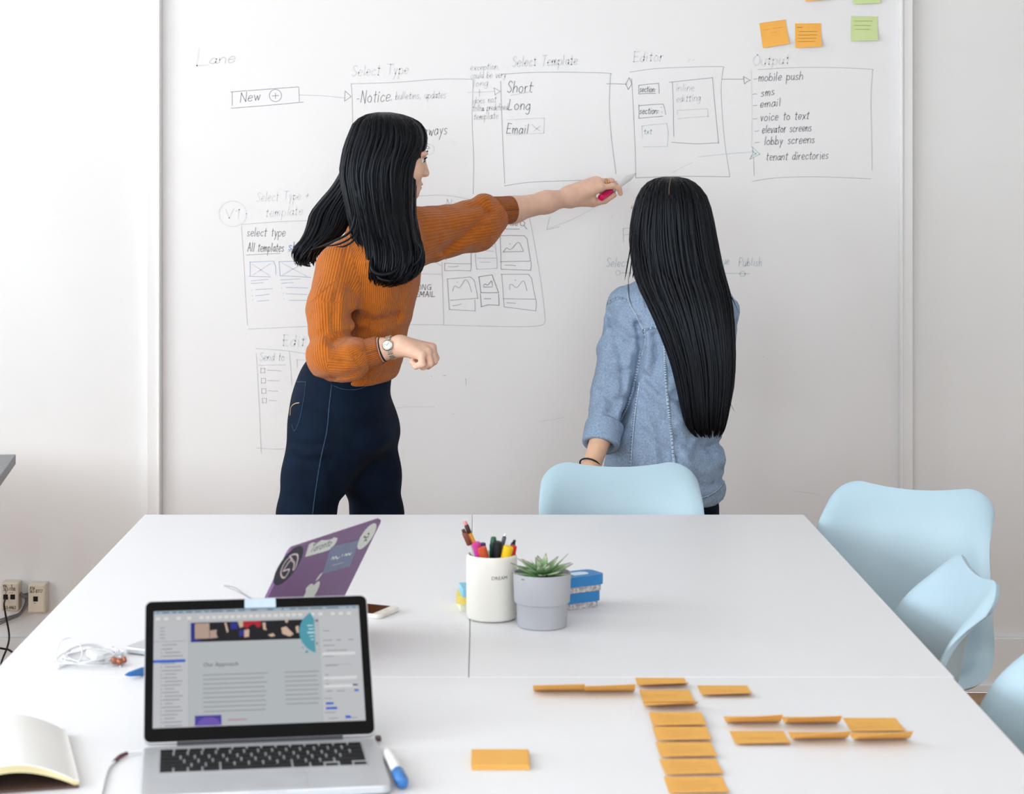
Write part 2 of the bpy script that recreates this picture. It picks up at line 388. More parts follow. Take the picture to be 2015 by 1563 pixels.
def write(txt, x, y, x1, cap, shade, tint='k', w_=1.45, dy=0.0, slant=0.12, spread=0):
    _, W = strokes_of(txt); sx = (x1 - x) / W; sy = cap / 9.0; x0 = 0.0
    for word in txt.split(' '):
        st, Ww = strokes_of(word); mb = MB()
        for p in st:
            gx = p[:, 0] + x0
            ribbon(mb, np.stack([x + gx * sx + p[:, 1] * sy * slant, y - p[:, 1] * sy + dy * (gx / W)], 1), w_)
        if mb.f: flat_to_wall(mb, 'handwriting', ink(shade, tint))
        x0 += Ww + G[' '][0] + 1.5
def lines(name, segs, shade, tint='k', w_=1.3, curve=True):
    mb = MB()
    for s_ in segs:
        p = np.array(s_, float)
        if len(p) > 2 and curve: p = catmull(p, 5)
        else:
            for a, b in zip(p[:-1], p[1:]):
                q = [a]; L = np.linalg.norm(b - a); n = max(2, int(L / 25))
                for k in range(1, n + 1): q.append(a + (b - a) * k / n + (rng.normal(0, .35, 2) if k < n else 0))
                ribbon(mb, np.array(q), w_)
            continue
        ribbon(mb, p, w_)
    return flat_to_wall(mb, name, ink(shade, tint))
def circ(cx, cy, r, ry=None, n=22): return [(cx + r * math.cos(2 * PI * k / n), cy + (ry or r) * math.sin(2 * PI * k / n)) for k in range(n + 1)]

write('L', 388, 129, 420, 32, .10, w_=3); write('ane', 413, 126, 468, 20, .26, dy=-4, w_=1.9)
lines('sketch_box', [[(454, 181), (520, 176), (587, 171)], [(457, 181), (457, 208)], [(455, 213), (520, 208), (597, 201)], [(588, 172), (589, 200)]], .62)
write('New', 473, 201, 516, 19, .72, dy=-5); lines('sketch_circle', [circ(542, 188, 12), [(536, 189), (548, 188)], [(542, 183), (542, 194)]], .62)
lines('sketch_arrow', [[(590, 187), (640, 189), (680, 193)]], .26); lines('sketch_arrow', [[(679, 179), (691, 190), (678, 199), (679, 179)]], .55, curve=False)
write('Select Type', 693, 150, 806, 21, .15, dy=-5, w_=2)
lines('sketch_box', [[(691, 165), (780, 162), (860, 156), (925, 156), (931, 159)], [(691, 165), (693, 195), (694, 260)], [(931, 159), (929, 240), (932, 310), (931, 382)]], .38)
write('-Notice', 701, 203, 770, 24, .68, dy=-4); write(', bulletins, updates', 769, 196, 879, 15, .22, dy=-3)
lines('sketch_mark', [[(700, 238), (706, 237)]], .55)
write('aways', 833, 267, 882, 22, .62, dy=-3); write('s', 837, 294, 850, 20, .6); lines('sketch_circle', [[(843, 283), (853, 288), (853, 299), (844, 305)]], .12)
for t_, x_, y_, x2 in (('exception,', 926, 139, 984), ('could be very', 926, 155, 997), ('long', 932, 171, 962), ('does not', 932, 204, 977), ('follow predefined', 930, 219, 1000), ('template', 932, 236, 982)):
    write(t_, x_, y_, x2, 13, .2, 'k', dy=-3)
lines('sketch_arrow', [[(921, 182), (950, 181), (972, 180)], [(943, 175), (943, 190)]], .2); lines('sketch_arrow', [[(972, 173), (984, 180), (974, 187), (972, 173)]], .36, curve=False)
write('Select Template', 1008, 131, 1138, 20, .17, dy=-4, w_=1.9)
lines('sketch_box', [[(990, 146), (1040, 143), (1110, 142), (1196, 144), (1201, 147)], [(985, 160), (988, 250), (993, 361)], [(1201, 147), (1199, 210), (1203, 270), (1212, 342)], [(992, 366), (1040, 359), (1110, 356), (1170, 355), (1214, 357)]], .42)
write('Short', 998, 182, 1050, 22, .74); lines('sketch_underline', [[(1004, 188), (1047, 180)]], .2); write('Long', 1000, 216, 1046, 20, .74); write('Email', 997, 263, 1042, 19, .74)
lines('sketch_box', [[(997, 236), (1071, 232)], [(1071, 232), (1070, 262)], [(997, 266), (1070, 262)], [(1046, 245), (1063, 258)], [(1063, 247), (1050, 258)]], .16)
lines('sketch_arrow', [[(1194, 165), (1215, 165), (1233, 166)], [(1231, 166), (1238, 153), (1243, 165), (1236, 176), (1231, 166)]], .55, curve=False)
write('Editor', 1247, 122, 1308, 20, .14, dy=-2, w_=2); lines('sketch_mark', [[(1354, 121), (1358, 116)], [(1363, 118), (1367, 117)]], .15)
lines('sketch_box', [[(1239, 142), (1290, 135), (1360, 132), (1420, 131), (1423, 135)], [(1423, 135), (1419, 180), (1425, 270), (1436, 347)]], .4)
lines('sketch_box', [[(1243, 155), (1247, 230), (1250, 300), (1251, 350)], [(1251, 350), (1340, 347), (1436, 348)]], .5)
lines('sketch_box', [[(1257, 168), (1296, 164)], [(1257, 168), (1257, 185)], [(1257, 185), (1290, 184)], [(1296, 164), (1297, 184)]], .62)
write('section:', 1259, 181, 1291, 12, .72, w_=1.4)
lines('sketch_box', [[(1257, 206), (1257, 233)], [(1257, 208), (1300, 205), (1306, 208), (1310, 225)], [(1257, 233), (1304, 229)]], .62)
write('section:', 1259, 224, 1297, 13, .75, w_=1.4); lines('sketch_mark', [[(1301, 211), (1302, 212)], [(1302, 220), (1303, 221)]], .5)
lines('sketch_box', [[(1264, 272), (1263, 248), (1312, 243), (1315, 262), (1313, 288), (1266, 289)]], .25, 't', curve=False); write('txt', 1267, 264, 1284, 11, .4, 't', w_=1.4)
lines('sketch_box', [[(1317, 162), (1402, 153)], [(1402, 153), (1406, 200), (1414, 282)], [(1323, 162), (1326, 269)], [(1322, 280), (1370, 283), (1415, 281)]], .52)
write('Inline', 1330, 179, 1368, 14, .17); write('editting', 1331, 201, 1380, 14, .17, dy=-3)
lines('sketch_box', [[(1333, 217), (1392, 214)], [(1392, 214), (1393, 230)], [(1333, 234), (1394, 229)], [(1333, 217), (1333, 225)]], .2)
lines('sketch_arrow', [[(1373, 309), (1420, 304), (1480, 299)]], .3, 't'); lines('sketch_arrow', [[(1480, 289), (1495, 303), (1476, 313), (1482, 300), (1480, 289)], [(1478, 308), (1490, 300)], [(1480, 296), (1488, 304)]], .42, 't', curve=False)
lines('sketch_line', [[(1323, 340), (1345, 328), (1363, 320)]], .12)
lines('sketch_arrow', [[(1420, 156), (1464, 156)], [(1463, 151), (1476, 158), (1465, 165), (1463, 151)]], .55, curve=False)
write('Output', 1482, 129, 1556, 21, .12, dy=-3, w_=2.2)
lines('sketch_box', [[(1492, 137), (1560, 133), (1640, 133), (1712, 136), (1717, 138)], [(1717, 138), (1714, 200), (1716, 300), (1716, 336)], [(1480, 357), (1530, 350), (1610, 348), (1714, 352)]], .34); lines('sketch_box', [[(1478, 138), (1480, 220), (1479, 290)]], .1); lines('sketch_line', [[(1483, 310), (1484, 346)]], .4)
for t_, x_, y_, x2, dx in (('mobile push', 1493, 160, 1582, 1483), ('sms', 1498, 190, 1526, 1481), ('email', 1496, 212, 1538, 1482), ('voice to text', 1496, 238, 1594, 1482), ('elevator screens', 1500, 262, 1598, 1485), ('lobby screens', 1504, 285, 1605, 1486), ('tenant directories', 1508, 316, 1632, None)):
    write(t_, x_, y_, x2, 16, .66, dy=-4, w_=1.6)
    if dx: lines('sketch_mark', [[(dx, y_ - 4), (dx + 8, y_ - 5)]], .45)
lines('sketch_circle', [circ(458, 421, 27, 25)], .1, w_=2); write('V1', 443, 430, 476, 18, .13, w_=2)
write('Select Type +', 505, 397, 610, 18, .15, dy=-5); write('template', 523, 427, 598, 18, .15, dy=-5)
lines('sketch_box', [[(475, 442), (540, 437), (612, 434)], [(475, 445), (480, 520), (483, 580), (487, 640)], [(488, 648), (600, 643), (720, 641), (830, 639), (1000, 643), (1062, 641), (1073, 632)], [(1042, 430), (1050, 470), (1062, 540), (1069, 590), (1073, 632)]], .26)
write('select type', 486, 465, 563, 17, .62); write('All templates', 487, 495, 560, 17, .72); lines('sketch_underline', [[(485, 502), (520, 500), (551, 499)]], .45)
write('short', 568, 492, 612, 16, .75, 'b', w_=2); lines('sketch_underline', [[(567, 495), (610, 494)]], .6, 'b')
lines('sketch_box', [[(491, 516), (538, 514)], [(538, 514), (542, 525), (543, 541)], [(492, 516), (492, 543)], [(489, 544), (532, 545)], [(549, 515), (612, 512)], [(549, 515), (551, 543)], [(551, 543), (612, 546)]], .5, 'b')
lines('sketch_cross', [[(496, 520), (530, 542)], [(532, 519), (498, 541)], [(555, 518), (604, 544)], [(600, 518), (556, 541)]], .28, 'b')
lines('sketch_lines', [[(494, 553), (528, 550)], [(494, 558), (518, 556)], [(503, 570), (536, 568)], [(503, 582), (530, 579)], [(506, 593), (529, 591)], [(552, 551), (590, 549)], [(553, 558), (577, 556)], [(563, 566), (606, 567)], [(563, 578), (604, 580)], [(569, 591), (604, 591)], [(495, 571), (496, 571.8)], [(496, 582), (497, 582.8)], [(497, 590), (498, 590.8)], [(554, 567), (555, 567.8)], [(557, 577), (558, 577.8)], [(558, 588), (559, 588.8)]], .42, 'b')
write('Edit', 556, 681, 604, 22, .15, 't', w_=2)
lines('sketch_box', [[(504, 686), (560, 690), (606, 697)], [(504, 696), (509, 780), (514, 892)], [(505, 882), (540, 884), (576, 883)], [(569, 692), (572, 725), (574, 758)], [(509, 719), (562, 718)]], .22)
write('Send to', 511, 710, 561, 16, .24, 't')
for q, (x_, y_) in enumerate(((513, 725), (514, 745), (515, 765), (516, 784))):
    lines('sketch_checkbox', [[(x_, y_), (x_ + 8, y_), (x_ + 8, y_ + 9), (x_, y_ + 9), (x_, y_)], [(x_ + 13, y_ + 4), (x_ + 40 - q * 4, y_ + 5)]], .28, curve=False)
lines('sketch_line', [[(584, 708), (602, 709)], [(584, 708), (585, 724)]], .2, curve=False)
write('LONG', 811, 570, 850, 10, .5, w_=1.7); write('EMAIL', 818, 584, 858, 10, .62, w_=1.7)
lines('sketch_box', [[(820, 386), (860, 384), (890, 386), (932, 394)], [(869, 516), (871, 570), (873, 640)], [(818, 539), (868, 540)], [(852, 514), (868, 523)]], .24)
write('Nar', 878, 407, 912, 14, .2)
lines('sketch_card', [[(876, 500), (878, 512)], [(875, 518), (927, 519), (927, 496)], [(875, 518), (875, 533), (926, 533), (927, 519)], [(882, 525), (902, 524)]], .45, curve=False)
lines('sketch_card', [[(935, 500), (938, 530), (978, 528), (978, 512), (974, 480), (966, 468)], [(938, 508), (977, 508)], [(944, 516), (965, 516)], [(942, 492), (972, 495)], [(950, 475), (971, 486)]], .36, 'b', curve=False)
lines('sketch_card', [[(981, 464), (1032, 464), (1037, 470), (1044, 514), (984, 515)], [(984, 464), (986, 530), (1044, 532), (1045, 516)], [(994, 522), (1015, 523)], [(1003, 480), (1004, 480.6)]], .52, curve=False)
lines('sketch_mountain', [[(990, 496), (997, 488), (1005, 491), (1020, 477), (1030, 494)], [(990, 496), (1030, 495)]], .5)
lines('sketch_card', [[(880, 549), (925, 545), (933, 552), (940, 587), (886, 591)], [(880, 549), (884, 609), (935, 612), (934, 590)], [(891, 602), (908, 598)]], .45, curve=False)
lines('sketch_mountain', [[(890, 573), (895, 563), (904, 566), (915, 551), (922, 557), (928, 575)], [(899, 555), (900, 555.8)]], .42)
lines('sketch_card', [[(942, 545), (968, 541), (981, 576), (946, 576), (942, 545)], [(945, 578), (947, 604), (960, 600), (982, 601), (981, 578)], [(953, 588), (966, 588)]], .68, curve=False)
lines('sketch_mountain', [[(951, 563), (954, 559), (960, 561), (967, 553), (969, 563)], [(951, 565), (969, 565)]], .65)
lines('sketch_card', [[(986, 540), (1040, 540), (1046, 548), (1054, 589), (990, 588)], [(987, 540), (992, 604), (1054, 612), (1055, 590)], [(997, 596), (1015, 597)]], .5, curve=False)
lines('sketch_mountain', [[(1003, 570), (1003, 561), (1008, 560), (1017, 566), (1030, 553), (1037, 572)], [(1013, 551), (1015, 552)]], .5)
write('me', 1004, 444, 1021, 14, .75); lines('sketch_magnifier', [circ(1028, 440, 4.5), [(1031, 444), (1037, 451)], [(980, 450), (1022, 451)]], .6)
lines('sketch_arrow', [[(1076, 451), (1130, 430), (1200, 392), (1236, 372)]], .14); lines('sketch_arrow', [[(1082, 427), (1076, 452)], [(1076, 452), (1102, 446)]], .28, 't')
lines('sketch_letter', [[(1227, 476), (1226, 450), (1242, 449)], [(1227, 463), (1240, 461)]], .35, 't', curve=False)
write('Select', 1193, 525, 1238, 17, .36, 't'); lines('sketch_node', [circ(1216, 537, 4.5), [(1221, 537), (1250, 537)]], .36, 't')
write('value', 1402, 520, 1437, 15, .34, 't'); write('Publish', 1454, 524, 1501, 17, .34, 't'); lines('sketch_node', [circ(1461, 539, 5), [(1423, 538), (1475, 539)], [(1424, 522), (1424, 548)]], .32, 't')
lines('sketch_mark', [[(1241, 409), (1246, 407)], [(1244, 404), (1243, 411)]], .6, 'o')
lines('sketch_mark', [[(872, 740), (877, 739)], [(892, 815), (893, 815.6)], [(1502, 702), (1503, 702.7)], [(1203, 426), (1204, 426.6)], [(848, 741), (850, 740)], [(916, 745), (917, 758)]], .3)
lines('sketch_line', [[(774, 803), (810, 801), (856, 801)], [(1560, 966), (1612, 973)], [(1060, 830), (1110, 822)]], .12)

# ------------------------------------------------------------------ notes stuck on the board
def note_mesh(w_, d_, curl, skew, nx=8, ny=8, t=0.00035):
    """sheet with its stuck edge at y=0, running to y=-d; free edge lifts by curl (metres)."""
    v = []
    for side in (0, 1):
        for j in range(ny + 1):
            for i in range(nx + 1):
                a, b = i / nx, j / ny
                k = curl * max(0, (b - .3) / .7) ** 1.8 * (1 + skew * (a - .5) * 2)
                yy = -d_ * b + (0.35 * k if k > 0 else 0)
                v.append(((a - .5) * w_, yy, k + side * t))
    n = (nx + 1) * (ny + 1); f = []
    for j in range(ny):
        for i in range(nx):
            q = j * (nx + 1) + i
            f.append((q, q + nx + 1, q + nx + 2, q + 1)); f.append((n + q, n + q + 1, n + q + nx + 2, n + q + nx + 1))
    ring = [i for i in range(nx + 1)] + [j * (nx + 1) + nx for j in range(1, ny + 1)] + [ny * (nx + 1) + i for i in range(nx - 1, -1, -1)] + [j * (nx + 1) for j in range(ny - 1, 0, -1)]
    for a, b in zip(ring, ring[1:] + ring[:1]): f.append((a, b, n + b, n + a))
    return v, f
M_norange = mat('orange_note_paper', (255, 198, 108), 0.8, 0.1, var=0.02, scale=30)
def translucent(m, col, k):
    nt = m.node_tree; out = nt.nodes['Material Output']; b = nt.nodes['Principled BSDF']
    t = nt.nodes.new('ShaderNodeBsdfTranslucent'); t.inputs['Color'].default_value = (*srgb(col), 1)
    mx = nt.nodes.new('ShaderNodeMixShader'); mx.inputs[0].default_value = k
    nt.links.new(b.outputs[0], mx.inputs[1]); nt.links.new(t.outputs[0], mx.inputs[2]); nt.links.new(mx.outputs[0], out.inputs['Surface'])
translucent(M_norange, (255, 120, 4), .18)
M_worange = mat('orange_wall_note', (254, 188, 96), 0.8, 0.1, var=0.02, scale=30)
M_ngreen = mat('green_note_paper', (210, 227, 164), 0.8, 0.1, var=0.02, scale=30)
M_nyellow = mat('yellow_note_paper', (250, 222, 60), 0.8, 0.1, var=0.02, scale=30)
M_npeach = mat('peach_note_paper', (253, 186, 110), 0.8, 0.1, var=0.02, scale=30)
M_pencil = mat('note_writing', (120, 88, 48), 0.7, 0.2)
M_pencil2 = mat('note_writing_green', (128, 150, 84), 0.7, 0.2)
M_pencil3 = mat('note_writing_orange', (222, 150, 70), 0.7, 0.2)
def scribble(mb, x0, x1, y, amp, z, w_=0.0009):
    n = max(6, int((x1 - x0) / 0.0018)); xs = np.linspace(x0, x1, n)
    ys = y + amp * np.where(np.arange(n) % 2 == 0, 1, -1) * rng.uniform(.2, 1, n)
    k = len(mb.v); ribbon(mb, np.stack([xs, ys], 1), w_)
    for i in range(k, len(mb.v)): mb.v[i] = (mb.v[i][0], mb.v[i][1], z)
def wall_note(label, m, cx, ctop, size_px, tilt, curl, texts, tm, skew=.4):
    w_ = size_px * Wy / F_PX
    p = wallp(cx, ctop, 0.0012)
    t = thing('sticky_note', label, 'sticky note', tuple(p), group='sticky notes on the wall')
    v, f = note_mesh(w_, w_ * .97, curl, skew)
    ct, sn = math.cos(tilt), math.sin(tilt)
    v2 = [(x * ct - y * sn, -z, x * sn + y * ct) for x, y, z in v]
    MB().add(v2, [q[::1] for q in f]).build('paper', m, t, smooth=True, angle=.5)
    mb = MB()
    for (a, b, y) in texts: scribble(mb, (a - .5) * w_, (b - .5) * w_, -y * w_, 0.0012, 0)
    if texts:
        def lift(x, y):
            b = -y / (w_ * .97); k = curl * max(0, (b - .3) / .7) ** 1.8 * (1 + skew * (x / w_) * 2)
            return k + .0008
        mb.v = [(x * ct - y * sn, -lift(x, y), x * sn + y * ct) for x, y, z in mb.v]
        mb.build('writing', tm, t)
    return t
wall_note('tilted orange sticky note high on the wall, left of its orange neighbour', M_worange, 1520, 42, 52, math.radians(8), .006, [(.12, .35, .28), (.5, .85, .27), (.4, .6, .42)], M_pencil3)
wall_note('straight orange sticky note with lines of small writing, high on the wall', M_worange, 1590, 46, 51, math.radians(.5), .009, [(.08, .28, .15), (.15, .85, .32), (.12, .85, .45), (.12, .8, .58), (.1, .85, .7)], M_pencil)
wall_note('pale green sticky note with faint writing, fully in view high on the wall', M_ngreen, 1701, 32, 52, math.radians(-.6), .008, [(.1, .8, .18), (.1, .75, .35), (.15, .7, .5)], M_pencil2)
wall_note('yellow sticky note cut off by the top edge', M_nyellow, 1524, -46, 38, math.radians(-6), .006, [], None)
wall_note('peach orange sticky note cut off by the top edge', M_npeach, 1608, -46, 51, math.radians(3), .010, [], None)
wall_note('pale green sticky note cut off by the top edge', M_ngreen, 1704, -41, 52, math.radians(1), .008, [], None)
# ------------------------------------------------------------------ orange notes on the table
def table_note(label, px0, px1, py, curl, skew, texts, rot=0.0, dz_=0.0, pad=0):
    a = on_z(px0, py, TZ); b = on_z(px1, py, TZ)
    w_ = 0.076; c = (a + b) / 2
    t = thing('sticky_note', label, 'sticky note', (c[0], c[1], TZ + 0.0004 + dz_), rot, 'orange notes laid out on the near table')
    if pad:
        for k in range(8):
            MB().box((rng.normal(0, .0003), -w_ / 2 + rng.normal(0, .0003), pad * (k + .5) / 8), (w_, w_, pad / 8 * .96)).build('sheet', M_norange, t)
        return t
    v, f = note_mesh(w_, w_, curl, skew)
    MB().add(v, f).build('paper', M_norange, t, smooth=True, angle=.5)
    if texts:
        mb = MB()
        for (u0, u1, vv) in texts: scribble(mb, (u0 - .5) * w_, (u1 - .5) * w_, -vv * w_, 0.0016, 0, .0012)
        def lift(x, y):
            q = -y / w_; return curl * max(0, (q - .3) / .7) ** 1.8 * (1 + skew * (x / w_) * 2) + .0009
        mb.v = [(x, y, lift(x, y)) for x, y, z in mb.v]
        mb.build('writing', M_pencil3, t)
    return t
T1 = [(.2, .8, .35), (.25, .6, .6)]
table_note('curled orange note, left end of the row of notes on the table', 1049, 1146, 1350, .0185, .05, [])
table_note('curled orange note touching the left end note of the top row', 1147, 1244, 1351, .0185, .08, [])
table_note('orange note at the head of the long column, its free edge lifting', 1250, 1346, 1335, .009, .2, [(.15, .6, .5)])
table_note('orange note second in the long column, lying flat', 1258, 1357, 1360, .002, .2, [(.3, .7, .4)], dz_=.0006)
table_note('orange note third in the long column with a curling front edge', 1264, 1363, 1377, .011, .25, [(.2, .6, .5)], dz_=.0012)
table_note('small-written orange note alone right of the column head', 1372, 1470, 1350, .006, .2, [(.25, .7, .5)])
for k, (xl_, y_, lb) in enumerate(((1277, 1407, 'orange note in the middle of the long column, below the curling one'), (1284, 1434, 'orange note in the long column level with the lower pair row'), (1290, 1464, 'orange note in the long column, third from its near end'), (1297, 1496, 'orange note in the long column, second from its near end'), (1306, 1530, 'orange note at the near end of the long column, cut off by the frame'))):
    wpx = 0.076 * (y_ - VY) / (CAM_H - TZ)
    table_note(lb, xl_, xl_ + wpx, y_, .0022, .3, [(.15, .75, .3), (.12, .85, .5), (.2, .6, .72)], rot=rng.normal(0, .012), dz_=.0002 + .0007 * (4 - k))
table_note('curled orange note, first of the upper row of three at right', 1424, 1526, 1411, .0185, .12, [])
table_note('curled orange note, middle of the upper row of three at right', 1537, 1641, 1412, .0185, .08, [])
table_note('flat orange note with faint writing, last of the upper row at right', 1658, 1762, 1414, .002, .2, [(.15, .6, .4), (.3, .65, .65)])
table_note('flat orange note, first of the lower row of three at right', 1436, 1541, 1440, .004, .2, [(.15, .75, .5)])
table_note('curled orange note, middle of the lower row of three at right', 1551, 1656, 1442, .017, .22, [])
table_note('curled orange note at the lower right end of all the table notes', 1671, 1776, 1443, .0175, .2, [])
table_note('small orange note pad lying alone near the front edge', 929, 1040, 1484, 0, 0, [], pad=.006)

# ------------------------------------------------------------------ printed lettering helper
def print_text(txt, size):
    cu = bpy.data.curves.new('lettering', 'FONT'); cu.body = txt; cu.size = size; cu.resolution_u = 3
    o = bpy.data.objects.new('lettering', cu); C.objects.link(o)
    bpy.context.view_layer.update()
    me = bpy.data.meshes.new_from_object(o.evaluated_get(bpy.context.evaluated_depsgraph_get()))
    v = np.array([tuple(q.co) for q in me.vertices]); f = [tuple(p.vertices) for p in me.polygons]
    bpy.data.objects.remove(o); bpy.data.curves.remove(cu); bpy.data.meshes.remove(me)
    return v, f
def ray_uv(px, py, O, ex, ey):
    n = np.cross(ex, ey); d = P(px, py, 1.0) - np.array([0, 0, CAM_H]); o = np.array([0, 0, CAM_H])
    t = np.dot(O - o, n) / np.dot(d, n); q = o + d * t - O
    return np.dot(q, ex), np.dot(q, ey)
EM = 2 ** (-EXPO)

# ------------------------------------------------------------------ silver laptop
M_alu = mat('silver_aluminium', (206, 208, 212), 0.38, 0.5, 0.55, var=0.01)
M_blackp = mat('black_plastic', (12, 13, 15), 0.6, 0.25, var=0.03)
M_bezel = mat('black_glass_bezel', (6, 7, 9), 0.3, 0.15, var=0.0)
M_hinge = mat('grey_hinge', (52, 55, 62), 0.45, 0.4)
def rrect(x0, y0, x1, y1, r, n=6):
    o = []
    for cx, cy, a0 in ((x1 - r, y1 - r, 0), (x0 + r, y1 - r, 90), (x0 + r, y0 + r, 180), (x1 - r, y0 + r, 270)):
        for k in range(n + 1):
            a = math.radians(a0 + 90 * k / n); o.append((cx + r * math.cos(a), cy + r * math.sin(a)))
    return o
LW, LD, LPHI, LYAW = 0.314, 0.219, 0.7085, 0.1427
lp = thing('laptop', 'open silver laptop with a lit screen at the front of the table', 'laptop', (-0.4535, 2.7926, TZ + .0005), LYAW)
base = MB().prism(rrect(0, -LD, LW, 0, .012), .002, .0125).build('base', M_alu, lp)
bv = base.modifiers.new('edge', 'BEVEL'); bv.width = .0015; bv.segments = 2; bv.limit_method = 'ANGLE'
for x_ in (.025, LW - .025):
    for y_ in (-.02, -LD + .02): MB().lathe([(.008, 0), (.008, .0025)], 16, (x_, y_, 0)).build('foot', M_blackp, lp)
zk = .0127
MB().prism(rrect(.104, -.2085, .210, -.134, .003), .0124, .0128).build('trackpad', mat('trackpad', (192, 194, 198), .35, .5, .3), lp)
MB().prism(rrect(.020, -.130, LW - .020, -.0195, .003), .0124, .0127).build('keyboard_well', mat('keyboard_well', (190, 192, 196), .45, .4, .4), lp)
MB().box((LW / 2, -LD + .002, .0118), (.045, .006, .002), .0008).build('thumb_notch', M_alu, lp)
keym = {}
pitch = (LW - .044) / 14.5
rows = [[1.036] * 14, [1] * 13 + [1.5], [1.5] + [1] * 13, [1.75] + [1] * 11 + [1.75], [2.25] + [1] * 10 + [2.25], [1, 1, 1, 1.25, 5, 1.25, 1, 3]]
yy = -.0215
for r_, row in enumerate(rows):
    kh = .0095 if r_ == 0 else .0165; yy -= kh / 2 + .0009; x_ = .022
    for i_, kw in enumerate(row):
        wd = kw * pitch
        if r_ == 5 and i_ == 7:
            ks = [(x_ + pitch * (j + .5), yy - (kh / 4 if True else 0), pitch - .0026, kh / 2 - .001) for j in range(3)] + [(x_ + pitch * 1.5, yy + kh / 4, pitch - .0026, kh / 2 - .001)]
        else: ks = [(x_ + wd / 2, yy, wd - .0026, kh - .0016)]
        for (kx, ky, kwid, khh) in ks:
            key = (round(kwid, 5), round(khh, 5))
            if key not in keym:
                o = MB().box((0, 0, 0), (kwid, khh, .0016), .0005, seg=1).build('key', M_blackp, lp); keym[key] = o.data
            else:
                o = bpy.data.objects.new('key', keym[key]); C.objects.link(o); o.parent = lp
            o.location = (kx, ky, .0135)
        x_ += wd
    yy -= kh / 2 + .0009
cphi, sphi = math.cos(LPHI), math.sin(LPHI)
def lidp(x, s, t): return (x, s * sphi - t * cphi, .0125 + s * cphi + t * sphi)
LT = LD
lid = MB().prism(rrect(0, .004, LW, LT, .010), -.006, -.0004, lidp).build('lid', M_alu, lp)
MB().prism(rrect(.0012, .006, LW - .0012, LT - .0012, .009), -.0005, .0, lidp).build('bezel', M_bezel, lp)
MB().tube([(.045, .004, .0105), (LW - .045, .004, .0105)], .006, 16).build('hinge', M_hinge, lp, smooth=True, angle=.6)
SX0, SX1, S0, S1 = .0125, LW - .0125, .026, LT - .0165
def screen_mat(name, col, k=1.0): return mat('screen_' + name, col, .3, .1, var=0.0, emit=EM * min(1.0, k * 1.18))
scr = MB().prism([(SX0, S0), (SX1, S0), (SX1, S1), (SX0, S1)], .0, .0003, lidp).build('screen', mat('screen_page', (176, 181, 183), .3, .1, var=.0, emit=EM * .95), lp)
def uvp(u, v): return (SX0 + (SX1 - SX0) * u, S1 - (S1 - S0) * v)
def scr_polys(name, m, polys, lvl=1):
    mb = MB(); small = name in ('text_lines', 'menu_text', 'panel_edge', 'disc_text')
    for pl_ in polys:
        mb.add([lidp(*uvp(u, v), .0003 + .00012 * lvl) for u, v in pl_], [tuple(range(len(pl_)))[::-1]])
        if not small: mb.build(name, m, scr); mb = MB()
    if small: mb.build(name, m, scr)['kind'] = 'stuff'
R_ = lambda u0, v0, u1, v1: [(u0, v0), (u1, v0), (u1, v1), (u0, v1)]
scr_polys('menu_bar', screen_mat('menubar', (150, 172, 186), .8), [R_(0, 0, 1, .028)])
scr_polys('toolbar', screen_mat('toolbar', (186, 187, 188), .8), [R_(0, .028, 1, .098)])
scr_polys('side_panel', screen_mat('panel', (188, 190, 193), .8), [R_(0, .098, .166, 1), R_(.80, .098, 1, 1)])
scr_polys('panel_edge', screen_mat('edge', (160, 164, 168), .8), [R_(.166, .098, .168, 1), R_(.799, .098, .8, 1), R_(.0, .265, .155, .272), R_(.825, .515, .95, .52)], 2)
scr_polys('toolbar_buttons', screen_mat('button', (208, 210, 211), .85), [R_(.01 + x_, .055, .03 + x_, .082) for x_ in (.0, .04, .1, .15, .21, .24, .27, .30, .33, .36, .39, .42, .45, .48, .51, .54, .57, .60, .63, .66, .69, .75, .79, .85, .89, .93)] + [R_(.81, .11 + k * .05, .97, .135 + k * .05) for k in (6, 10.2, 11.6)], 2)
scr_polys('menu_text', screen_mat('menutext', (92, 104, 114), .7), [R_(x_, .010, x_ + w_, .020) for x_, w_ in ((.015, .008), (.04, .035), (.09, .018), (.12, .02), (.155, .03), (.2, .028), (.245, .02), (.275, .06), (.35, .04), (.41, .03), (.47, .03), (.55, .03), (.62, .01), (.66, .03), (.70, .05), (.76, .06), (.84, .06), (.94, .008), (.97, .012))], 2)
lt = [R_(.03, .145 + .03 * k, .055, .153 + .03 * k) for k in range(4)] + [R_(.04, .295, .11, .303)] + [R_(.045 + .01 * (k % 2), .33 + .031 * k, .09 + .05 * abs(math.sin(k * 2.3)), .339 + .031 * k) for k in range(22) if k != 3]
lt += [R_(.035, .33 + .031 * k, .041, .34 + .031 * k) for k in range(22) if k != 3]
lt += [R_(.82, .215, .85, .224), R_(.815, .30, .86, .308), R_(.88, .30, .905, .308), R_(.94, .30, .965, .308), R_(.815, .345, .87, .353), R_(.83, .39, .93, .397), R_(.815, .44, .865, .447), R_(.82, .52, .88, .528), R_(.82, .6, .835, .608), R_(.82, .64, .835, .648), R_(.82, .68, .835, .688), R_(.82, .74, .85, .748), R_(.87, .74, .91, .748), R_(.81, .80, .845, .808), R_(.81, .92, .86, .928), R_(.825, .97, .87, .978), R_(.92, .97, .96, .978)]
lt += [R_(.235, .565 + .0385 * k, .545 - .02 * abs(math.sin(k * 1.7)), .574 + .0385 * k) for k in range(9)] + [R_(.625, .565 + .0385 * k, .79 - .012 * abs(math.sin(k * 2.1)), .574 + .0385 * k) for k in range(8)]
scr_polys('text_lines', screen_mat('textline', (146, 151, 155), .75), lt, 2)
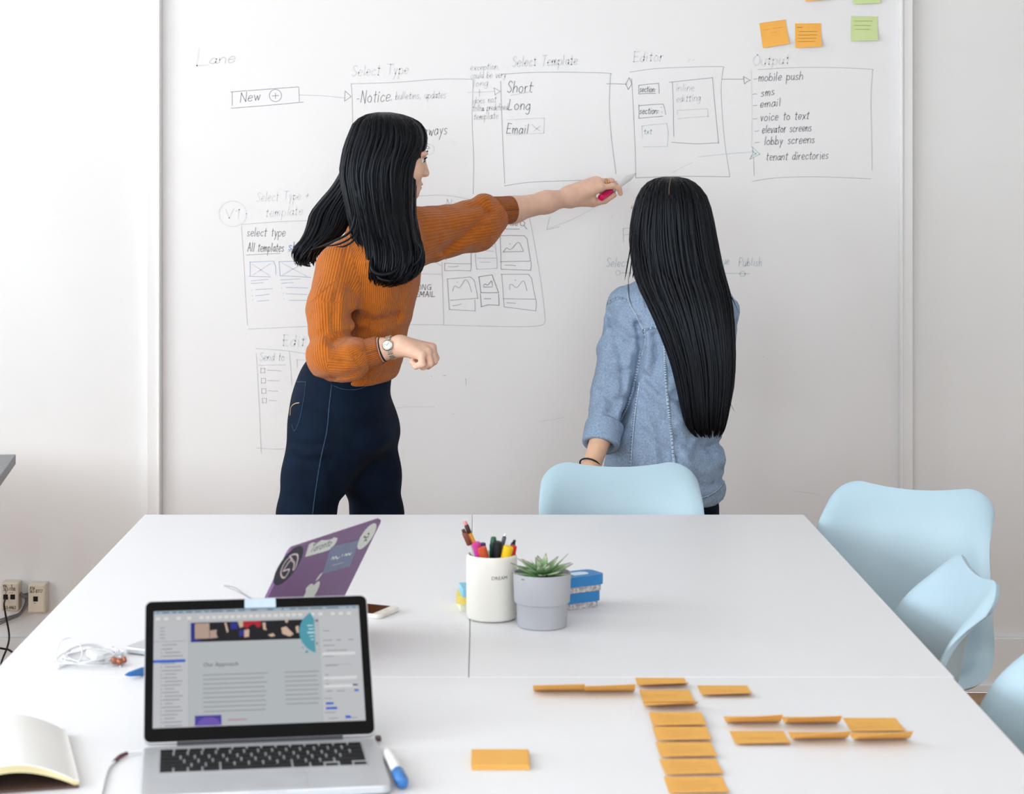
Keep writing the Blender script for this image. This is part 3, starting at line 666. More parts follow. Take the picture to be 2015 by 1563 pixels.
scr_polys('selected_row', screen_mat('blue', (38, 88, 190), .85), [R_(.0, .428, .152, .452), R_(.815, .838, .852, .857), R_(.815, .878, .868, .898), R_(.905, .955, .93, .977), R_(.955, .735, .975, .752)], 3)
scr_polys('dark_swatch', screen_mat('swatch', (92, 92, 120), .7), [R_(.948, .69, .972, .706), R_(.782, .32, .79, .335), R_(.782, .12, .797, .135)], 3)
scr_polys('photo_banner', screen_mat('banner', (10, 9, 16), .6), [R_(.178, .113, .777, .283)], 2)
scr_polys('photo_blue', screen_mat('pblue', (34, 44, 140), .7), [R_(.178, .113, .195, .25), [(.178, .25), (.195, .25), (.24, .283), (.178, .283)], R_(.37, .12, .405, .18), [(.41, .19), (.44, .19), (.435, .24), (.412, .25)]], 3)
scr_polys('photo_box', screen_mat('pbox', (186, 160, 146), .7), [R_(.197, .12, .268, .255), [(.27, .185), (.305, .18), (.30, .21), (.308, .25), (.27, .255)]], 3)
scr_polys('photo_skin', screen_mat('pskin', (214, 184, 160), .7), [[(.435, .19), (.46, .185), (.458, .25), (.435, .255)], [(.615, .18), (.64, .17), (.655, .2), (.675, .24), (.655, .26), (.62, .235)], [(.685, .175), (.70, .165), (.70, .23), (.69, .23)], [(.55, .24), (.575, .225), (.585, .25), (.565, .258)], [(.525, .13), (.54, .13), (.54, .17), (.545, .2), (.528, .19)], [(.635, .113), (.652, .113), (.645, .14), (.637, .135)], [(.405, .113), (.43, .113), (.432, .16), (.415, .17)], [(.34, .12), (.35, .12), (.36, .2), (.352, .21)]], 3)
scr_polys('photo_red', screen_mat('pred', (176, 20, 40), .75), [[(.43, .113), (.515, .113), (.518, .16), (.50, .175), (.485, .14), (.465, .15), (.45, .18), (.435, .16)]], 4)
tc_ = [(.83 + .128 * math.cos(a), .225 + .205 * math.sin(a)) for a in np.linspace(math.radians(114), math.radians(237), 24)]
scr_polys('teal_disc', screen_mat('teal', (74, 150, 166), .8), [[(.777, .113)] + [(.777, .413)] + [q for q in tc_ if q[0] < .777]], 5)
scr_polys('teal_dots', screen_mat('teal', (74, 150, 166)), [[(.735 + .008 * math.cos(a), .40 + .012 * math.sin(a)) for a in np.linspace(0, 2 * PI, 12, endpoint=False)], [(.716 + .004 * math.cos(a), .36 + .006 * math.sin(a)) for a in np.linspace(0, 2 * PI, 10, endpoint=False)]], 5)
scr_polys('disc_text', screen_mat('disctext', (190, 220, 226), .8), [R_(.742, .165, .77, .174), R_(.748, .195, .772, .204), R_(.742, .225, .775, .238), R_(.752, .26, .772, .268), R_(.757, .29, .772, .298)], 6)
scr_polys('purple_block', screen_mat('pviolet', (64, 56, 150), .8), [R_(.196, .91, .32, .995)], 3)
scr_polys('purple_shade', screen_mat('pviolet2', (104, 80, 170), .8), [[(.20, .995), (.215, .955), (.24, .925), (.28, .925), (.305, .95), (.318, .995)]], 4)
scr_polys('pink_text', screen_mat('ppink', (178, 124, 142), .8), [R_(.35, .95, .44, .96)], 3)
v, f = print_text('Our Approach', .0072)
sc_ = (.165 * (SX1 - SX0)) / (v[:, 0].max() - v[:, 0].min())
u0, s0 = uvp(.237, .497)
MB().add([lidp(u0 + p[0] * sc_, s0 + p[1] * sc_, .0006) for p in v], f).build('heading_text', screen_mat('heading', (62, 66, 70), .6), scr)
MB().prism(rrect(LW * .445, LT - .0155, LW * .585, LT - .0015, .0008), .0, .0004, lidp).build('camera_cover', mat('pale_blue_tape', (196, 212, 228), .7, .2), lp)

# ------------------------------------------------------------------ purple laptop
QW, QD, QPHI, QYAW = .304, .212, .48894, -2.01097
ql = thing('laptop', 'purple-backed laptop with round and lettered stickers, facing left', 'laptop', (-.2602, 3.5650, TZ + .0005), QYAW)
M_purple = mat('purple_shell', (122, 84, 130), .45, .4, .1, var=.05, scale=6)
qc, qs = math.cos(QPHI), math.sin(QPHI)
def qlid(x, s, t): return (x, s * qs - t * qc, .011 + s * qc + t * qs)
b2 = MB().prism(rrect(0, -QD, QW, 0, .012), .0015, .011).build('base', M_alu, ql)
bv = b2.modifiers.new('edge', 'BEVEL'); bv.width = .002; bv.segments = 2; bv.limit_method = 'ANGLE'
MB().prism(rrect(.1, -.2, .204, -.12, .003), .0105, .0113).build('trackpad', mat('trackpad', (192, 194, 198)), ql)
MB().prism(rrect(.02, -.112, QW - .02, -.02, .003), .0105, .0114).build('keyboard', M_blackp, ql)
MB().tube([(.03, .0025, .009), (QW - .03, .0025, .009)], .005, 12).build('hinge', M_hinge, ql, smooth=True, angle=.6)
MB().prism(rrect(0, .003, QW, QD, .011), -.0055, -.001, qlid).build('lid', M_purple, ql)
MB().prism(rrect(.001, .004, QW - .001, QD - .001, .010), -.001, .0, qlid).build('screen', M_bezel, ql)
Rz = np.array(Matrix.Rotation(QYAW, 3, 'Z'))
qO = np.array([-.2602, 3.5650, TZ + .0005]) + Rz @ np.array(qlid(0, 0, -.0056))
qex = Rz @ np.array([1, 0, 0.]); qey = Rz @ np.array([0, qs, qc])
def qpx(px, py): return ray_uv(px, py, qO, qex, qey)
def qsticker(name, m, polys, lvl=1):
    mb = MB()
    for pl_ in polys:
        o = [qpx(*p) for p in pl_]
        mb.prism(o, -.0056 - .00018 * lvl, -.0054, qlid)
    return mb.build(name, m, ql)
def qstroke(name, m, strokes, w_, lvl):
    mb = MB()
    for s_ in strokes:
        k = len(mb.v); p = np.array([qpx(*q) for q in s_]); p = catmull(p, 4) if len(p) > 2 else p
        ribbon(mb, p, w_)
        for i in range(k, len(mb.v)): mb.v[i] = qlid(mb.v[i][0], mb.v[i][1], -.0056 - .00018 * lvl)
    return mb.build(name, m, ql)
CR = lambda x, y: (480 + x * .16873, 1000 + y * .16873)     # measured on an enlarged view
M_stw = mat('white_sticker', (226, 226, 218), .6, .3, var=.02)
M_stk = mat('charcoal_sticker', (56, 52, 64), .6, .3)
M_stb = mat('blue_grey_sticker', (122, 130, 160), .5, .3, var=.05, scale=40)
M_pinkw = mat('pale_pink_print', (228, 206, 208), .6, .3)
M_inkd = mat('dark_print', (74, 92, 100), .6, .3)
def disc(c, u, v_, n=32):        # ellipse through measured half axes -> real circle on the lid
    return [(c[0] + u[0] * math.cos(a) + v_[0] * math.sin(a), c[1] + u[1] * math.cos(a) + v_[1] * math.sin(a)) for a in np.linspace(0, 2 * PI, n, endpoint=False)]
def lid_circle(cpx, r):
    c = qpx(*CR(*cpx)); return c, r
def qdisc(name, m, cpx, r, lvl):
    c = qpx(*CR(*cpx)); o = [(c[0] + r * math.cos(a), c[1] + r * math.sin(a)) for a in np.linspace(0, 2 * PI, 40, endpoint=False)]
    return MB().prism(o, -.0056 - .00018 * lvl, -.0054, qlid).build(name, m, ql)
qdisc('round_sticker', M_stk, (520, 672), .036, 1)
def qring(cpx, r, a0, a1, lvl, w_, name='sticker_print'):
    c = qpx(*CR(*cpx)); p = np.array([(c[0] + r * math.cos(a), c[1] + r * math.sin(a)) for a in np.linspace(a0, a1, 30)])
    mb = MB(); ribbon(mb, p, w_); mb.v = [qlid(a, b, -.0056 - .00018 * lvl) for a, b, _ in mb.v]
    return mb.build(name, M_pinkw, ql)
qstroke('sticker_print', M_pinkw, [[CR(*q) for q in s_] for s_ in ([(530, 570), (470, 640), (430, 740), (440, 800), (475, 810), (510, 760), (525, 715), (455, 735)], [(530, 560), (575, 540), (620, 545), (625, 600), (600, 690), (572, 720), (585, 650), (560, 600), (530, 560)], [(455, 735), (500, 660), (535, 615)], [(545, 600), (590, 640)])], .0032, 2)
tor = [(715, 570), (735, 500), (760, 425), (800, 400), (850, 410), (905, 375), (960, 375), (1030, 360), (1050, 342), (1092, 350), (1075, 400), (1035, 455), (990, 490), (930, 510), (860, 530), (790, 550)]
qsticker('lettered_sticker', M_stw, [[CR(*q) for q in tor]], 1)
st, W_ = strokes_of('Toronto', .1)
qa, qb = np.array(qpx(*CR(762, 520))), np.array(qpx(*CR(1015, 435))); ax = qb - qa; al = np.linalg.norm(ax); ax /= al; ay = np.array([ax[1], -ax[0]])
if ay[1] < 0: ay = -ay
mb = MB()
for p in st:
    q = np.array([qa + ax * (r_[0] / W_ * al) + ay * (r_[1] * .00165) for r_ in p]); ribbon(mb, q, .0017)
mb.v = [qlid(a, b, -.0056 - .00036) for a, b, _ in mb.v]; mb.build('sticker_print', M_inkd, ql)
qsticker('square_sticker', M_stb, [[CR(*q) for q in ((915, 768), (1015, 450), (1345, 375), (1235, 680))]], 1)
qstroke('sticker_print', M_stw, [[CR(1018, 600), CR(1035, 570), CR(1050, 595), CR(1068, 562), CR(1085, 590), CR(1112, 570)], [CR(1140, 560), CR(1150, 540)], [CR(1170, 555), CR(1185, 535), CR(1200, 552), CR(1215, 528), CR(1235, 545), CR(1250, 520)]], .0028, 2)
qstroke('sticker_print', M_pinkw, [[CR(1030, 668), CR(1090, 652), CR(1160, 636)]], .001, 2)
qdisc('round_sticker', M_stw, (1434, 330), .0255, 1)
qstroke('sticker_print', mat('olive_print', (96, 112, 70), .6), [[CR(1400, 385), CR(1415, 370), CR(1428, 378)], [CR(1400, 330), CR(1415, 345), CR(1430, 340)], [CR(1440, 300), CR(1452, 292), CR(1455, 310)], [CR(1432, 345), CR(1450, 330)]], .003, 2)
# white fruit mark on the lid: body with a bite, and a leaf
fruit_n = [(0, .34), (.12, .42), (.28, .45), (.42, .38), (.47, .3), (.38, .2), (.34, .06), (.4, -.08), (.5, -.15), (.42, -.34), (.28, -.5), (.16, -.5), (0, -.45), (-.16, -.5), (-.28, -.5), (-.42, -.32), (-.5, -.06), (-.48, .2), (-.36, .4), (-.2, .44), (-.08, .38)]
fs = .050
fo = [(QW / 2 - .0 + x * fs, QD / 2 - .012 + y * fs) for x, y in catmull(fruit_n, 4, True)]
MB().prism(fo, -.0058, -.0054, qlid).build('emblem', M_stw, ql)
leaf = [(.0, .5), (-.02, .62), (-.1, .74), (-.22, .8), (-.22, .68), (-.13, .56)]
MB().prism([(QW / 2 + x * fs, QD / 2 - .012 + y * fs) for x, y in leaf], -.0058, -.0054, qlid).build('emblem_leaf', M_stw, ql)

# ------------------------------------------------------------------ phone, cup and pens, plant, erasers
ph_c = (on_z(722, 1222, TZ) + on_z(793, 1199, TZ)) / 2
pt = thing('smartphone', 'white smartphone with a dark screen lying behind the silver laptop', 'phone', (-.230, 3.704, TZ), math.radians(65))
M_phone = mat('white_phone_body', (236, 228, 222), .35, .4, .0)
o = MB().prism(rrect(-.039, -.079, .039, .079, .010), 0, .0078).build('body', M_phone, pt)
bv = o.modifiers.new('edge', 'BEVEL'); bv.width = .0022; bv.segments = 3; bv.limit_method = 'ANGLE'
MB().prism(rrect(-.0345, -.061, .0345, .061, .001), .0076, .0080).build('screen', mat('dark_phone_screen', (34, 20, 16), .15, .5), pt)
MB().lathe([(.0055, .0077), (.0055, .0081), (.0, .0081)], 20, (0, -.070, 0)).build('home_button', mat('home_button', (222, 218, 214), .3), pt)
def lathe_thing(c, prof, name, m, parent, seg=48): return MB().lathe(prof, seg, c).build(name, m, parent, smooth=True, angle=.7)
cupc = on_z(968, 1228, TZ); cupc[1] += .044
cp = thing('pen_cup', 'white ceramic pen cup with small lettering, left of the potted succulent', 'cup', tuple(cupc * [1, 1, 0] + [0, 0, TZ]))
M_cer = mat('white_ceramic', (240, 236, 226), .3, .5, var=.01)
cr, chh = .0447, .1135
lathe_thing((0, 0, 0), [(0, .0), (cr - .008, .0), (cr - .002, .003), (cr, .009), (cr, chh - .006), (cr - .001, chh - .002), (cr - .003, chh), (cr - .005, chh - .002), (cr - .006, .012), (0, .010)], 'body', M_cer, cp)
v, f = print_text('DREAM', .0085)
wt = v[:, 0].max()
def oncyl(p):
    a = -PI / 2 + .30 + (p[0] - wt / 2) * 1.05 / cr; return ((cr + .0002) * math.cos(a), (cr + .0002) * math.sin(a), .076 + p[1])
MB().add([oncyl(p) for p in v], f).build('lettering', mat('black_lettering', (40, 40, 44), .6), cp)
def cup_at(px, py, dd=0.0): return P(px, py, cupc[1] + dd)
def pen(name, label, cat, px, py, dd, bx, by, segs, group='pens and pencils in the white cup'):
    """stands in the cup: base (bx,by) on the cup floor, top at pixel; segs = list of (t0,t1,r0,r1,mat,partname) from the top in metres"""
    top = cup_at(px, py, dd); b = np.array([cupc[0] + bx, cupc[1] + by, TZ + .0125])
    d = (b - top); L = np.linalg.norm(d); d /= L
    t = thing(name, label, cat, tuple(b), group=group)
    for (t0, t1, r0, r1, m, pn) in segs:
        t1 = min(t1, L); MB().tube([top + d * t0, top + d * (t0 + min(.0012, (t1 - t0) / 3)), top + d * (t1 - min(.0012, (t1 - t0) / 3)), top + d * t1], [r0 * .8, r0, r1, r1 * .85], 14).build(pn, m, t, smooth=True, world=True, angle=.7)
    return t
c_ = lambda n, rgb, r=.4: mat('pen_' + n, rgb, r, .4, var=.03)
pen('felt_pen', 'brown-capped pen with a pale barrel leaning left in the cup', 'pen', 911, 1042, -.004, .012, .004, [(0, .006, .0032, .0036, c_('dbrown', (70, 44, 40)), 'cap_end'), (.006, .030, .0050, .0050, c_('brown', (124, 62, 44)), 'cap'), (.030, .2, .0042, .0042, c_('pale', (206, 202, 206)), 'barrel')])
pen('pencil', 'orange pencil with a pink eraser, tallest in the cup', 'pencil', 914, 1026, .006, .020, .004, [(0, .007, .0034, .0036, c_('eraser', (226, 150, 150), .7), 'eraser'), (.007, .023, .0041, .0041, mat('dark_ferrule', (70, 46, 42), .35, .5, .6), 'ferrule'), (.023, .2, .0040, .0040, c_('orange', (240, 156, 40)), 'barrel')])
pen('marker', 'magenta marker leaning at the left side of the cup', 'marker', 936, 1068, -.016, .006, .0, [(0, .2, .0075, .0075, c_('magenta', (206, 66, 150)), 'barrel')])
pen('marker', 'orange-red marker in front, low in the cup', 'marker', 948, 1077, -.024, .01, -.012, [(0, .2, .0078, .0078, c_('redorange', (206, 84, 48)), 'barrel')])
pen('marker', 'purple-capped marker behind the magenta one', 'marker', 948, 1069, .006, -.004, .012, [(0, .03, .0068, .0068, c_('violet', (84, 50, 122)), 'cap'), (.03, .2, .0062, .0062, c_('violetw', (220, 216, 224)), 'barrel')])
pen('marker', 'green marker with a tapered cap standing mid-cup', 'marker', 971, 1057, .0, .004, .012, [(0, .012, .0046, .0062, c_('green', (24, 92, 66)), 'cap_end'), (.012, .2, .0072, .0072, c_('green', (24, 92, 66)), 'barrel')])
pen('marker', 'black marker standing right of the green one', 'marker', 979, 1066, -.012, .0, .0, [(0, .2, .0086, .0082, c_('black', (28, 32, 38)), 'barrel')])
pen('ballpoint_pen', 'slim grey click pen rising behind the black marker', 'pen', 994, 1051, .008, -.008, .014, [(0, .005, .0012, .0018, mat('chrome', (190, 190, 194), .2, .5, 1.0), 'button'), (.005, .2, .0036, .0038, c_('slate', (66, 72, 84)), 'barrel')])
pen('marker', 'yellow highlighter low at the front right of the cup', 'marker', 1001, 1075, -.022, .0, -.016, [(0, .2, .0090, .0088, c_('yellow', (246, 196, 22)), 'barrel')])
pen('marker', 'bright red marker at the right rim of the cup', 'marker', 1011, 1074, -.010, .016, -.01, [(0, .2, .0060, .0060, c_('red', (214, 44, 22)), 'barrel')])
pen('ballpoint_pen', 'dark navy pen with a round black tip leaning right', 'pen', 1013, 1063, .006, -.006, .016, [(0, .006, .0026, .0028, c_('blackball', (14, 14, 18), .25), 'tip'), (.006, .016, .0042, .0042, c_('navy', (46, 46, 72)), 'collar'), (.016, .2, .0040, .0040, c_('white', (232, 230, 228)), 'barrel')])

potc = on_z(1068, 1242, TZ); potc[1] += .04
pl_t = thing('potted_succulent', 'small spiky succulent in a stepped grey pot on the table', 'potted plant', tuple(potc * [1, 1, 0] + [0, 0, TZ]))
M_pot = mat('grey_pot', (178, 178, 183), .55, .3, var=.015)
lathe_thing((0, 0, 0), [(0, 0), (.040, 0), (.0425, .0015), (.0428, .004), (.0440, .0400), (.0446, .0410), (.0474, .0422), (.0482, .044), (.0500, .0905), (.0498, .0925), (.0485, .093), (.0472, .0915), (.0462, .078), (0, .078)], 'pot', M_pot, pl_t)
so = MB().lathe([(.0463, .0785), (.03, .0815), (.012, .084), (0, .083)], 40).build('soil', mat('potting_soil', (38, 30, 26), .95, .1, var=.4, scale=120, bump=.8, bscale=400), pl_t, smooth=True)
def succ_mat():
    m = mat('succulent_leaf', (66, 110, 58), .42, .4, var=.18, scale=60)
    nt = m.node_tree; b = nt.nodes['Principled BSDF']; tcn = nt.nodes.new('ShaderNodeAttribute'); tcn.attribute_name = 'tipness'
    rp = nt.nodes.new('ShaderNodeValToRGB'); e = rp.color_ramp.elements
    e[0].position = 0; e[0].color = (*srgb((74, 122, 58)), 1); e[1].position = 1; e[1].color = (*srgb((112, 92, 84)), 1)
    k = e.new(.55); k.color = (*srgb((128, 166, 112)), 1); k = e.new(.82); k.color = (*srgb((182, 190, 164)), 1)
    nt.links.new(tcn.outputs['Fac'], rp.inputs['Fac']); nt.links.new(rp.outputs['Color'], b.inputs['Base Color'])
    return m
M_leaf = succ_mat(); M_leaf.node_tree.nodes
M_leaf2 = mat('succulent_leaf_edge', (186, 196, 170), .5, .3)
def leaf_obj(az, elev, L, wd, z0, bend):
    n = 12; mb = MB(); pts = []; tv = []
    for i in range(n + 1):
        t = i / n; r = .004 + L * t * math.cos(elev) - 0; z = z0 + L * t * math.sin(elev) + bend * t * t * L
        hw_ = wd * (math.sin(min(1, .25 + t * .9) * PI * .62) * (1 - t ** 2.2)) + .0003; th = .0032 * (1 - t) + .0004
        for (a, b) in ((-1, .35), (-.55, -.6), (0, -1), (.55, -.6), (1, .35), (.5, .12), (0, -.05), (-.5, .12)):
            y = a * hw_; zz = z + b * th + abs(a) ** 2 * hw_ * .28
            pts.append((r * math.cos(az) - y * math.sin(az), r * math.sin(az) + y * math.cos(az), zz)); tv.append(t)
    f = []
    for i in range(n):
        for k in range(8): f.append((i * 8 + k, i * 8 + (k + 1) % 8, (i + 1) * 8 + (k + 1) % 8, (i + 1) * 8 + k))
    f += [tuple(range(8))[::-1], tuple(range(n * 8, n * 8 + 8))]
    o = mb.add(pts, f).build('leaf', M_leaf, pl_t, smooth=True)
    at = o.data.attributes.new('tipness', 'FLOAT', 'POINT'); at.data.foreach_set('value', tv)
rl = random.Random(4)
for k in range(11): leaf_obj(k * 2 * PI / 11 + rl.uniform(-.15, .15), rl.uniform(.02, .22), rl.uniform(.046, .058), .0105, .086, rl.uniform(-.05, .25))
for k in range(9): leaf_obj(k * 2 * PI / 9 + .3 + rl.uniform(-.2, .2), rl.uniform(.4, .62), rl.uniform(.042, .056), .0095, .088, rl.uniform(-.1, .2))
for k in range(6): leaf_obj(k * 2 * PI / 6 + .1 + rl.uniform(-.2, .2), rl.uniform(.85, 1.15), rl.uniform(.026, .038), .0075, .090, .0)

M_ebl = mat('blue_eraser_shell', (48, 128, 190), .45, .4, var=.03)
M_felt = mat('speckled_felt', (196, 188, 188), .95, .1, var=.45, scale=260, bump=.5, bscale=500)
def eraser(label, z0, dx, rz):
    c = on_z(1128, 1198, TZ); t = thing('board_eraser', label, 'eraser', (c[0] + dx, c[1] + .012, TZ + z0), rz, 'blue erasers stacked behind the plant')
    ol = [(-.062, -.026), (.03, -.026)] + [(.03 + .026 * math.cos(a), .026 * math.sin(a)) for a in np.linspace(-PI / 2, PI / 2, 9)][1:-1] + [(.03, .026), (-.062, .026)]
    ol = rrect(-.058, -.027, .058, .027, .014)
    MB().prism([(x * .94, y * .92) for x, y in ol], 0, .0115).build('felt_pad', M_felt, t)
    MB().prism(ol, .011, .029).build('shell', M_ebl, t)
    o = MB().prism(rrect(-.035, -.012, .035, .012, .010), .0289, .0293).build('top_print', mat('pale_eraser_print', (206, 224, 236), .5), t)
    return t
eraser('lower blue felt eraser of the stack of two behind the plant', .0003, -.010, math.radians(30))
eraser('upper blue felt eraser lying on top of the other behind the plant', .0299, -.004, math.radians(30))
def notepad(name, label, m, z0, h, w_, x, y, rz):
    t = thing(name, label, 'note pad', (x, y, TZ + z0), rz, 'note pads behind the cup')
    n = 6
    for k in range(n): MB().box((rng.normal(0, .0004), rng.normal(0, .0004), h * (k + .5) / n), (w_, w_, h / n * .95)).build('sheet', m, t)
cbx, cby = cupc[0] - .024, cupc[1] + .088
notepad('sticky_pad', 'pale cream note pad at the bottom of the pile behind the cup', mat('cream_paper', (238, 240, 214), .8, .1), .0003, .0125, .070, cbx, cby + .006, .1)
notepad('sticky_pad', 'yellow note pad in the pile showing left of the white cup', mat('yellow_pad', (246, 220, 120), .8, .1), .0132, .0125, .070, cbx - .004, cby, .0)
notepad('sticky_pad', 'pale blue note pad on top of the pile behind the cup', mat('blue_pad', (150, 206, 228), .8, .1), .0262, .0135, .064, cbx + .001, cby, .12)

# ------------------------------------------------------------------ small things on the left of the table
def curve_pts(pix, z=TZ, lift=None, n=10):
    p = [on_z(a, b, z) for a, b in pix]; p = catmull(p, n)
    return p
M_wcable = mat('white_cable', (222, 222, 224), .45, .4, var=.01)
ep = thing('earphones', 'tangle of white earphones with copper buds on the left of the table', 'earphones', tuple(on_z(180, 1310, TZ)))
mb = MB()
cc = on_z(178, 1300, TZ)
for k in range(5):
    a0 = k * 1.1; rx, ry = .040 + .006 * (k % 3), .050 + .012 * (k % 2)
    pts = [(cc[0] + .006 * math.sin(k * 2) + rx * math.cos(a0 + q) * (1 + .08 * math.sin(3 * q + k)), cc[1] + .012 * math.cos(k * 1.7) + ry * math.sin(a0 + q), TZ + .0016 + .0032 * (1 + math.sin(2 * q + k * 1.3)) + .0012 * k) for q in np.linspace(0, 2 * PI * .93, 40)]
    mb.tube(pts, .0012, 6)
loop = catmull([P(118, 1317, 3.283), P(110, 1290, 3.30), P(120, 1262, 3.31), P(142, 1256, 3.32), P(158, 1270, 3.31), P(161, 1290, 3.30), P(150, 1312, 3.29)], 8)
mb.tube(loop, .0011, 6)
mb.tube(curve_pts([(112, 1317), (150, 1302), (190, 1300), (222, 1305)], TZ + .002), .0012, 6)
mb.tube(curve_pts([(200, 1290), (230, 1284), (246, 1296), (236, 1312)], TZ + .0018), .0011, 6)
mb.build('cable', M_wcable, ep, smooth=True, world=True)
M_cop = mat('rose_copper', (170, 104, 84), .35, .5, .6, var=.06)
for (bx_, by_, rz_) in ((223, 1308, .4), (229, 1312, 2.1)):
    c = on_z(bx_, by_, TZ); R3 = Matrix.Rotation(rz_, 3, 'Z') @ Matrix.Rotation(1.35, 3, 'X')
    MB().lathe([(0, 0), (.0035, .0005), (.0058, .003), (.006, .006), (.0042, .009), (.0042, .011), (.0055, .0125), (.0045, .016), (0, .0165)], 18, (c[0], c[1], TZ + .0063), M=R3).build('earbud', M_cop, ep, smooth=True, world=True, angle=.9)
c = on_z(163, 1300, TZ); MB().box((c[0] + .02, c[1], TZ + .008), (.018, .05, .012), .004, rz=.5).build('remote', mat('clear_white_plastic', (226, 227, 230), .3), ep, world=True)

# recentre: the far wisp of cable lies on the table

th = MB(); th.tube(curve_pts([(441, 1151), (463, 1157), (478, 1168), (500, 1180), (530, 1190)], TZ + .0011), .0009, 6); th.tube(curve_pts([(441, 1153), (470, 1166), (498, 1182), (525, 1196)], TZ + .0011), .0008, 6)
thin = th.build('thin_cable', mat('grey_wire', (176, 176, 180), .5), None, smooth=True)
tag(thin, 'thin grey wire on the table left of the purple laptop', 'cable')
def marker_lying(label, a, b, segs, r):
    """a,b end points on the table (world xy); segs of (t0,t1,r0,r1,mat,name) fraction from a to b"""
    a = np.array([a[0], a[1], TZ + r + .0003]); b = np.array([b[0], b[1], TZ + r + .0003]); t = thing('marker', label, 'marker', tuple((a + b) / 2 - [0, 0, r + .0003]))
    for (t0, t1, r0, r1, m, n_) in segs:
        p0, p1 = a + (b - a) * t0, a + (b - a) * t1; e = (p1 - p0) * .06
        MB().tube([p0, p0 + e, p1 - e, p1], [r0 * .85, r0, r1, r1 * .85], 18).build(n_, m, t, smooth=True, world=True, angle=.7)
    return t
M_bcap = mat('blue_cap', (56, 118, 186), .4, .4, var=.03)
M_wbar = mat('white_marker_barrel', (240, 240, 240), .35, .4, var=.01)
pa, pb = on_z(793, 1556, TZ), on_z(762, 1492, TZ)
marker_lying('white board marker with a blue cap beside the silver laptop', pa, pb, [(.0, .06, .0066, .0075, M_bcap, 'cap_end'), (.05, .34, .0086, .0086, M_bcap, 'cap'), (.33, .92, .0076, .0076, M_wbar, 'barrel'), (.92, 1.0, .0064, .005, M_wbar, 'end_plug')], .0086)
pa, pb = on_z(246, 1338, TZ), on_z(325, 1322, TZ)
marker_lying('blue pointed pen tip showing left of the silver laptop', pa, pb, [(0, .08, .001, .003, M_bcap, 'tip'), (.07, .45, .0035, .0068, M_bcap, 'cone'), (.44, 1.0, .0068, .0068, M_bcap, 'barrel')], .007)
cb = MB(); p1 = [on_z(a, b, TZ + .0022) for a, b in ((197, 1575), (204, 1545), (213, 1515), (228, 1497))]; cb.tube(catmull(p1, 8), .0019, 10)
cbl = thing('charging_cable', 'white charging cable with a dark red sleeve plugged into the silver laptop', 'cable', tuple(on_z(228, 1497, TZ)))
cb.build('cable', M_wcable, cbl, smooth=True, world=True)
MB().tube(catmull([on_z(225, 1499, TZ + .0024), on_z(236, 1489, TZ + .003), on_z(250, 1483, TZ + .004)], 6), .0027, 10).build('sleeve', mat('dark_red_sleeve', (96, 40, 54), .5), cbl, smooth=True, world=True)
MB().tube(catmull([on_z(249, 1483, TZ + .004), on_z(266, 1480, TZ + .005), on_z(286, 1478, TZ + .006)], 6), [.0022] * 12 + [.0030], 10).build('plug', M_wcable, cbl, smooth=True, world=True)
dq = on_z(747, 1463, TZ); sd = thing('usb_stick', 'tiny dark plug sticking out of the right side of the silver laptop', 'usb stick', (dq[0], dq[1], TZ + .0005), LYAW)
MB().box((-.002, 0, .006), (.008, .012, .006), .001).build('body', mat('dark_red_plastic', (72, 40, 44), .4), sd)
# open notebook at the lower left corner
nb = thing('notebook', 'open notebook with curved blank pages at the lower left corner', 'notebook', (-.690, 2.735, TZ))
M_page = mat('white_page', (244, 243, 240), .75, .15, var=.01)
M_cream = mat('cream_page', (240, 226, 178), .75, .15, var=.02)
def page_sheet(x0, x1, y0, y1, h, base_, m, name, thick):
    n = 24; v = []; f = []
    for side in (0, 1):
        for i in range(n + 1):
            t = i / n; z = base_ + h * (math.sin(PI * min(1, t * 1.05)) ** .8) * (1 - .25 * t) + (thick if side else 0)
            for y in (y0, y1): v.append((x0 + (x1 - x0) * t, y, z))
    k = 2 * (n + 1)
    for i in range(n):
        a = 2 * i; f.append((k + a, k + a + 2, k + a + 3, k + a + 1)); f.append((a, a + 1, a + 3, a + 2))
        f.append((a, a + 2, k + a + 2, k + a)); f.append((a + 1, k + a + 1, k + a + 3, a + 3))
    f += [(0, k, k + 1, 1), (2 * n, 2 * n + 1, k + 2 * n + 1, k + 2 * n)]
    return MB().add(v, f).build(name, m, nb, smooth=True, angle=.6)
MB().box((-.02, 0, .002), (.34, .256, .003), .001).build('cover', mat('brown_cover', (88, 66, 58), .6), nb)
nbr = []
for s_, e_ in ((0, .150), (0, -.19)):
    for k in range(5): page_sheet(s_, e_, -.125, .125, .025 - .0012 * k + (.004 if s_ == 0 and e_ > 0 else 0), .004 + .002 * (4 - k) * .6, M_page if k == 0 else M_cream, 'page_block', .0016)
nb.rotation_euler = (0, 0, math.radians(15))

